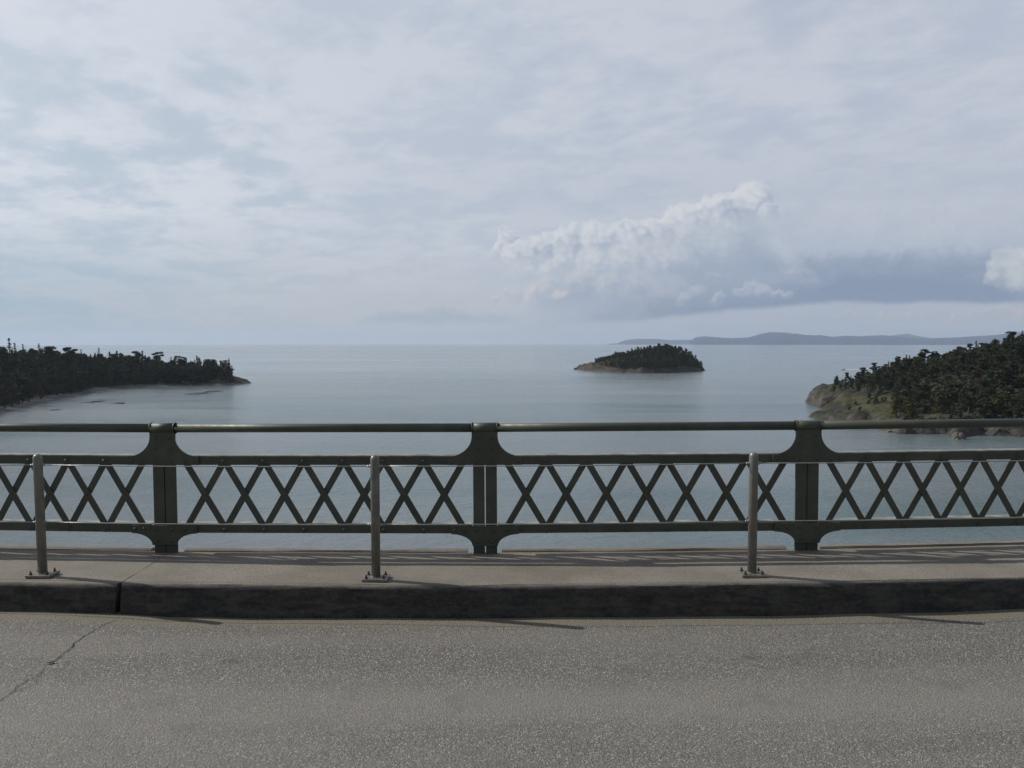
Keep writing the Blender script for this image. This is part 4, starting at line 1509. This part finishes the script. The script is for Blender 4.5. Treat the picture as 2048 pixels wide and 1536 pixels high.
def lattice_panel():
    """one bay between posts, local x from 0 to BAY"""
    e = empty('lattice_panel', (0, 0, 0), parent=railing)
    g = 0.0
    for nm, z0, z1 in (('upper', Z_CU0, Z_CU1), ('lower', Z_CL0, Z_CL1)):
        m = MB()
        x0, x1 = 0.083, BAY - 0.083
        m.box((x0, -0.0155, z0), (x1, -0.006, z1))                     # standing leg of the angle
        zm = (z0 + z1) / 2 - 0.003
        for k in range(1, 7):
            x = BAY / 2 + (k - 3.5) * 0.2685
            m.dome((x, -0.0200, zm), 0.012, (0, -1, 0), 0.010)
            # rounded end of the lattice bars showing as a boss round the rivet
            m.prism(arc(x, zm - 0.001, 0.0245, 0, 360, 19)[:-1][::-1], -0.0200, -0.0157)
        m.build('chord', M_STEEL, e, bevel=0.001)
        m = MB(); m.box((x0, -0.0158, z1 + 0.0002), (x1, 0.062, z1 + 0.008))      # flat leg on top, sheen painted into its colour
        m.build('flange', M_SHEEN, e)
    zt, zb = (Z_CU0 + Z_CU1) / 2, (Z_CL0 + Z_CL1) / 2
    for k in range(7):
        xa = BAY / 2 + (k - 3.5) * 0.2685; xb = xa + 0.2685
        for (p0, p1, y0) in (((xa, zt), (xb, zb), -0.0055), ((xa, zb), (xb, zt), 0.0035)):
            d = Vector((p1[0] - p0[0], p1[1] - p0[1])).normalized(); nrm = Vector((-d.y, d.x)) * 0.0215
            a, c = Vector(p0), Vector(p1)
            m = MB()
            pts = [a + nrm, a - nrm, c - nrm, c + nrm]
            # (x, z) outline, counter clockwise
            m.prism([tuple(q_) for q_ in pts], y0, y0 + 0.0085)
            mid = (a + c) / 2
            if y0 < 0: m.dome((mid.x, y0, mid.y), 0.010, (0, -1, 0), 0.006)
            m.build('lattice_bar', M_STEEL, e, bevel=0.001)
    return e


def top_rail():
    m = MB()
    m.tube([(0.02, -0.006, Z_PIPE), (BAY / 2, -0.006, Z_PIPE), (BAY - 0.02, -0.006, Z_PIPE)], 0.0295, 20)
    o = m.build('top_rail', M_STEEL, railing)
    return o


def place(o, s, s_next=None):
    p0 = W(s, DR, 0)
    if s_next is None: p1 = W(s + 0.5, DR, 0); p0b = W(s - 0.5, DR, 0)
    else: p1 = W(s_next, DR, 0); p0b = p0
    yaw = math.atan2(p1.y - p0b.y, p1.x - p0b.x); pit = math.atan2(p1.z - p0b.z, p1.x - p0b.x)
    o.location = (p0 - base)
    o.rotation_euler = (0, -pit, yaw)


posts = [S0 + BAY * i for i in range(-4, 5)]
pp, lp, tr_ = rail_post(), lattice_panel(), top_rail()
for i, s in enumerate(posts):
    if abs(i - 4) > 3: continue
    o = pp if i == 1 else copy_tree(pp, railing)
    place(o, s)
    if i < 7:
        o = lp if i == 1 else copy_tree(lp, railing); place(o, s, posts[i + 1])
        o = tr_ if i == 1 else copy_tree(tr_, railing); place(o, s, posts[i + 1])

# raised concrete lip behind the railing line, broken at every post
for i in range(-4, 4):
    s0 = S0 + BAY * i + 0.115; s1 = S0 + BAY * (i + 1) - 0.115
    n = round((s1 - s0) / 0.08)
    o = extrude('sidewalk_edge', [(DR + 0.031, ZR - 0.1), (DR + 0.031, ZS + 0.006), (DR + 0.041, ZS + 0.015), (DR + 0.090, ZS + 0.014), (DR + 0.098, ZS + 0.006), (DR + 0.098, ZR - 0.1), (DR + 0.031, ZR - 0.1)],
                s0, s1, (s1 - s0) / n, M_CONC, stain=[0.3, 0.1, 0.0, 0.0, 0.1, 0.3, 0.3], rough=0.006, seed=40 + i, notch=(-0.0, 0.0))
    tag(o, kind='structure')

# ------------------------------------------------------------------ cable posts
DP = dist_for(1159, ZS)
posts_px = [(82, 1154, 913), (752, 1160, 913), (1507, 1155, 908)]
def s_for(px):
    s_ = (px - 1024) / F * (DP * CP - ZS * SP)
    for _ in range(4): s_ = (px - 1024) / F * ((DP + BOW * s_ * s_) * CP - ZS * SP)
    return s_
H_POST = 0.748
cable_post = empty('cable_post', (0, 0, 0))
m = MB()
R0 = 0.0268
hp = H_POST - 0.028
pts = [(0, 0, 0.018), (0, 0, hp)] + [(0, 0, hp + 0.028 * math.sin(a)) for a in np.linspace(0.25, 1.5, 6)]
rs = [R0, R0] + [max(0.002, R0 * math.cos(a) ** 0.8) for a in np.linspace(0.25, 1.5, 6)]
m.tube(pts, rs, 24); m.build('pipe', M_POST, cable_post)
m = MB(); m.box((-0.075, -0.060, 0.003), (0.075, 0.060, 0.0185)); bp = m.build('base_plate', M_POST, cable_post, bevel=0.0015)
m = MB(); m.tube([(0, 0, 0.0186), (0, 0, 0.024)], 0.031, 24); m.build('weld', M_POST, cable_post)
for sx in (-1, 1):
    for sy in (-1, 1):
        m = MB(); m.tube([(sx * 0.051, sy * 0.040, 0.0187), (sx * 0.051, sy * 0.040, 0.028)], 0.0095, 6)
        m.tube([(sx * 0.051, sy * 0.040, 0.0302), (sx * 0.051, sy * 0.040, 0.040)], 0.0050, 8)
        m.build('bolt', M_BOLT, cable_post)
Z_CA, Z_CB = at(1024, 931.5, DP).z - HC - ZS, at(1024, 1048.5, DP).z - HC - ZS
for zc in (Z_CA, Z_CB):
    for sx in (-1, 1):
        m = MB()
        m.tube([(sx * 0.024, 0, zc), (sx * 0.031, 0, zc)], 0.010, 8)
        m.tube([(sx * 0.0312, 0, zc), (sx * 0.046, 0, zc)], [0.0075, 0.005], 8)
        m.build('cable_fitting', M_CABLE, cable_post)
# concrete pad under the plates belongs to the walk
sp = [s_for(px) for px, _, _ in posts_px]
sp = [sp[0] - 2.1] + sp + [sp[-1] + 2.2]
labels = ['grey pipe post left of the frame', 'leftmost cable post, set just left of the sidewalk joint', 'middle cable post, left of the central lattice railing post',
          'cable post on the right, beside the railing post near the rocky headland', 'grey pipe post right of the frame']
cps = []
for i, s in enumerate(sp):
    o = cable_post if i == 0 else copy_tree(cable_post)
    d = DP + (0.035 if i == 3 else (0.02 if i == 1 else 0.0))
    o.location = W(s, d, ZS)
    o.rotation_euler = (0, math.radians([0, -1.0, -0.1, 0.1, 0][i]), 2 * BOW * s + math.radians([0, 2, 0, -1, 0][i]))
    tag(o, labels[i], 'post', 'pipe posts of the cable barrier')
    cps.append(o)
for nm, zc, lab in (('steel_cable', Z_CA, 'upper thin steel cable strung between the grey pipe posts'), ('steel_cable', Z_CB, 'lower thin steel cable strung between the grey pipe posts')):
    m = MB()
    for i in range(len(cps) - 1):
        a = Vector(cps[i].location) + Vector((0.04, 0, zc)); c = Vector(cps[i + 1].location) + Vector((-0.04, 0, zc))
        sag = 0.006
        m.tube([a.lerp(c, t) - Vector((0, 0, sag * 4 * t * (1 - t))) for t in np.linspace(0, 1, 9)], 0.0030, 8)
    o = m.build(nm, M_CABLE)
    tag(o, lab, 'cable', 'cables of the pipe post barrier')

# ------------------------------------------------------------------ cracks in the road
def crack(pts_px, w0, w1, seed, name='road_crack'):
    P_ = []
    for i in range(len(pts_px) - 1):
        a, c = pts_px[i], pts_px[i + 1]
        n = max(2, int(math.hypot(a[0] - c[0], a[1] - c[1]) / 5))
        for t in np.linspace(0, 1, n, endpoint=False):
            px, py = a[0] + (c[0] - a[0]) * t, a[1] + (c[1] - a[1]) * t
            k = mnoise.fractal(Vector((px * 0.08, py * 0.08, seed)), 0.6, 2.0, 4) * 4
            D = dist_for(py, ZR)
            x, y = (px - 1024 + k) / F * (D * CP - ZR * SP), D
            P_.append(Vector((x, y + k * 0.001, 0)))
    V = []; Q = []
    for i, p_ in enumerate(P_):
        d = (P_[min(i + 1, len(P_) - 1)] - P_[max(0, i - 1)]).normalized(); n_ = Vector((-d.y, d.x, 0))
        wd = (w0 + (w1 - w0) * i / len(P_)) * (0.6 + 0.9 * abs(mnoise.noise(Vector((i * 0.5, seed, 0)))))
        if i in (0, len(P_) - 1): wd = 0.0003
        for sg in (-1, 1):
            q_ = p_ + n_ * wd * sg
            lift = 0.016 * min(1.0, max(0.0, (q_.y - BOW * q_.x ** 2 - DK + 0.37) / 0.3))
            V.append((q_.x, q_.y, HC + ZR - 0.001 + GRADE * q_.x + 0.0015 + lift))
    for i in range(len(P_) - 1): Q.append((2 * i, 2 * i + 1, 2 * i + 3, 2 * i + 2))
    o = np_mesh(name, V, Q, M_CRACK)
    return tag(o, kind='structure')
crack([(232, 1240), (205, 1250), (168, 1270), (146, 1283), (142, 1292), (124, 1306), (104, 1320), (92, 1328)], 0.0024, 0.0045, 1.0)
crack([(92, 1328), (78, 1345), (55, 1356), (36, 1368), (20, 1382), (0, 1396), (-40, 1420)], 0.0022, 0.0040, 2.0)
crack([(80, 1348), (70, 1362), (40, 1374), (28, 1384)], 0.0015, 0.002, 3.0)
D_ = dist_for(1322, ZR); cx = (101 - 1024) / F * (D_ * CP - ZR * SP)
o = sheet('tar_spot', [(cx - 0.022, D_ - 0.012), (cx + 0.004, D_ - 0.008), (cx + 0.02, D_ + 0.012), (cx + 0.006, D_ + 0.018), (cx - 0.012, D_ + 0.008)], 0, M_CRACK)
o.location.z = HC + ZR + 0.004 + GRADE * cx
tag(o, kind='structure')

# ------------------------------------------------------------------ haze
bm = bmesh.new()
bmesh.ops.create_cube(bm, size=1.0)
top_z, bot_z = 430.0, -(44000 ** 2) / (2 * R_EARTH) - 1.0
for v in bm.verts:
    v.co = Vector((v.co.x * 92000, v.co.y * 92000, (top_z if v.co.z > 0 else bot_z)))
me = bpy.data.meshes.new('haze'); bm.to_mesh(me); bm.free()
mh = bpy.data.materials.new('sea_haze'); mh.use_nodes = True
N.tree = mh.node_tree; N.tree.nodes.clear()
pv = N.node('ShaderNodeVolumePrincipled')
pv.inputs['Color'].default_value = (0.70, 0.81, 0.97, 1)
pv.inputs['Density'].default_value = 2.5e-5
pv.inputs['Anisotropy'].default_value = 0.2
oo = N.node('ShaderNodeOutputMaterial')
N.tree.links.new(pv.outputs[0], oo.inputs['Volume'])
me.materials.append(mh)
o = bpy.data.objects.new('haze', me); COL.objects.link(o)
o['label'] = 'thin pale sea haze'
tag(o, kind='stuff')
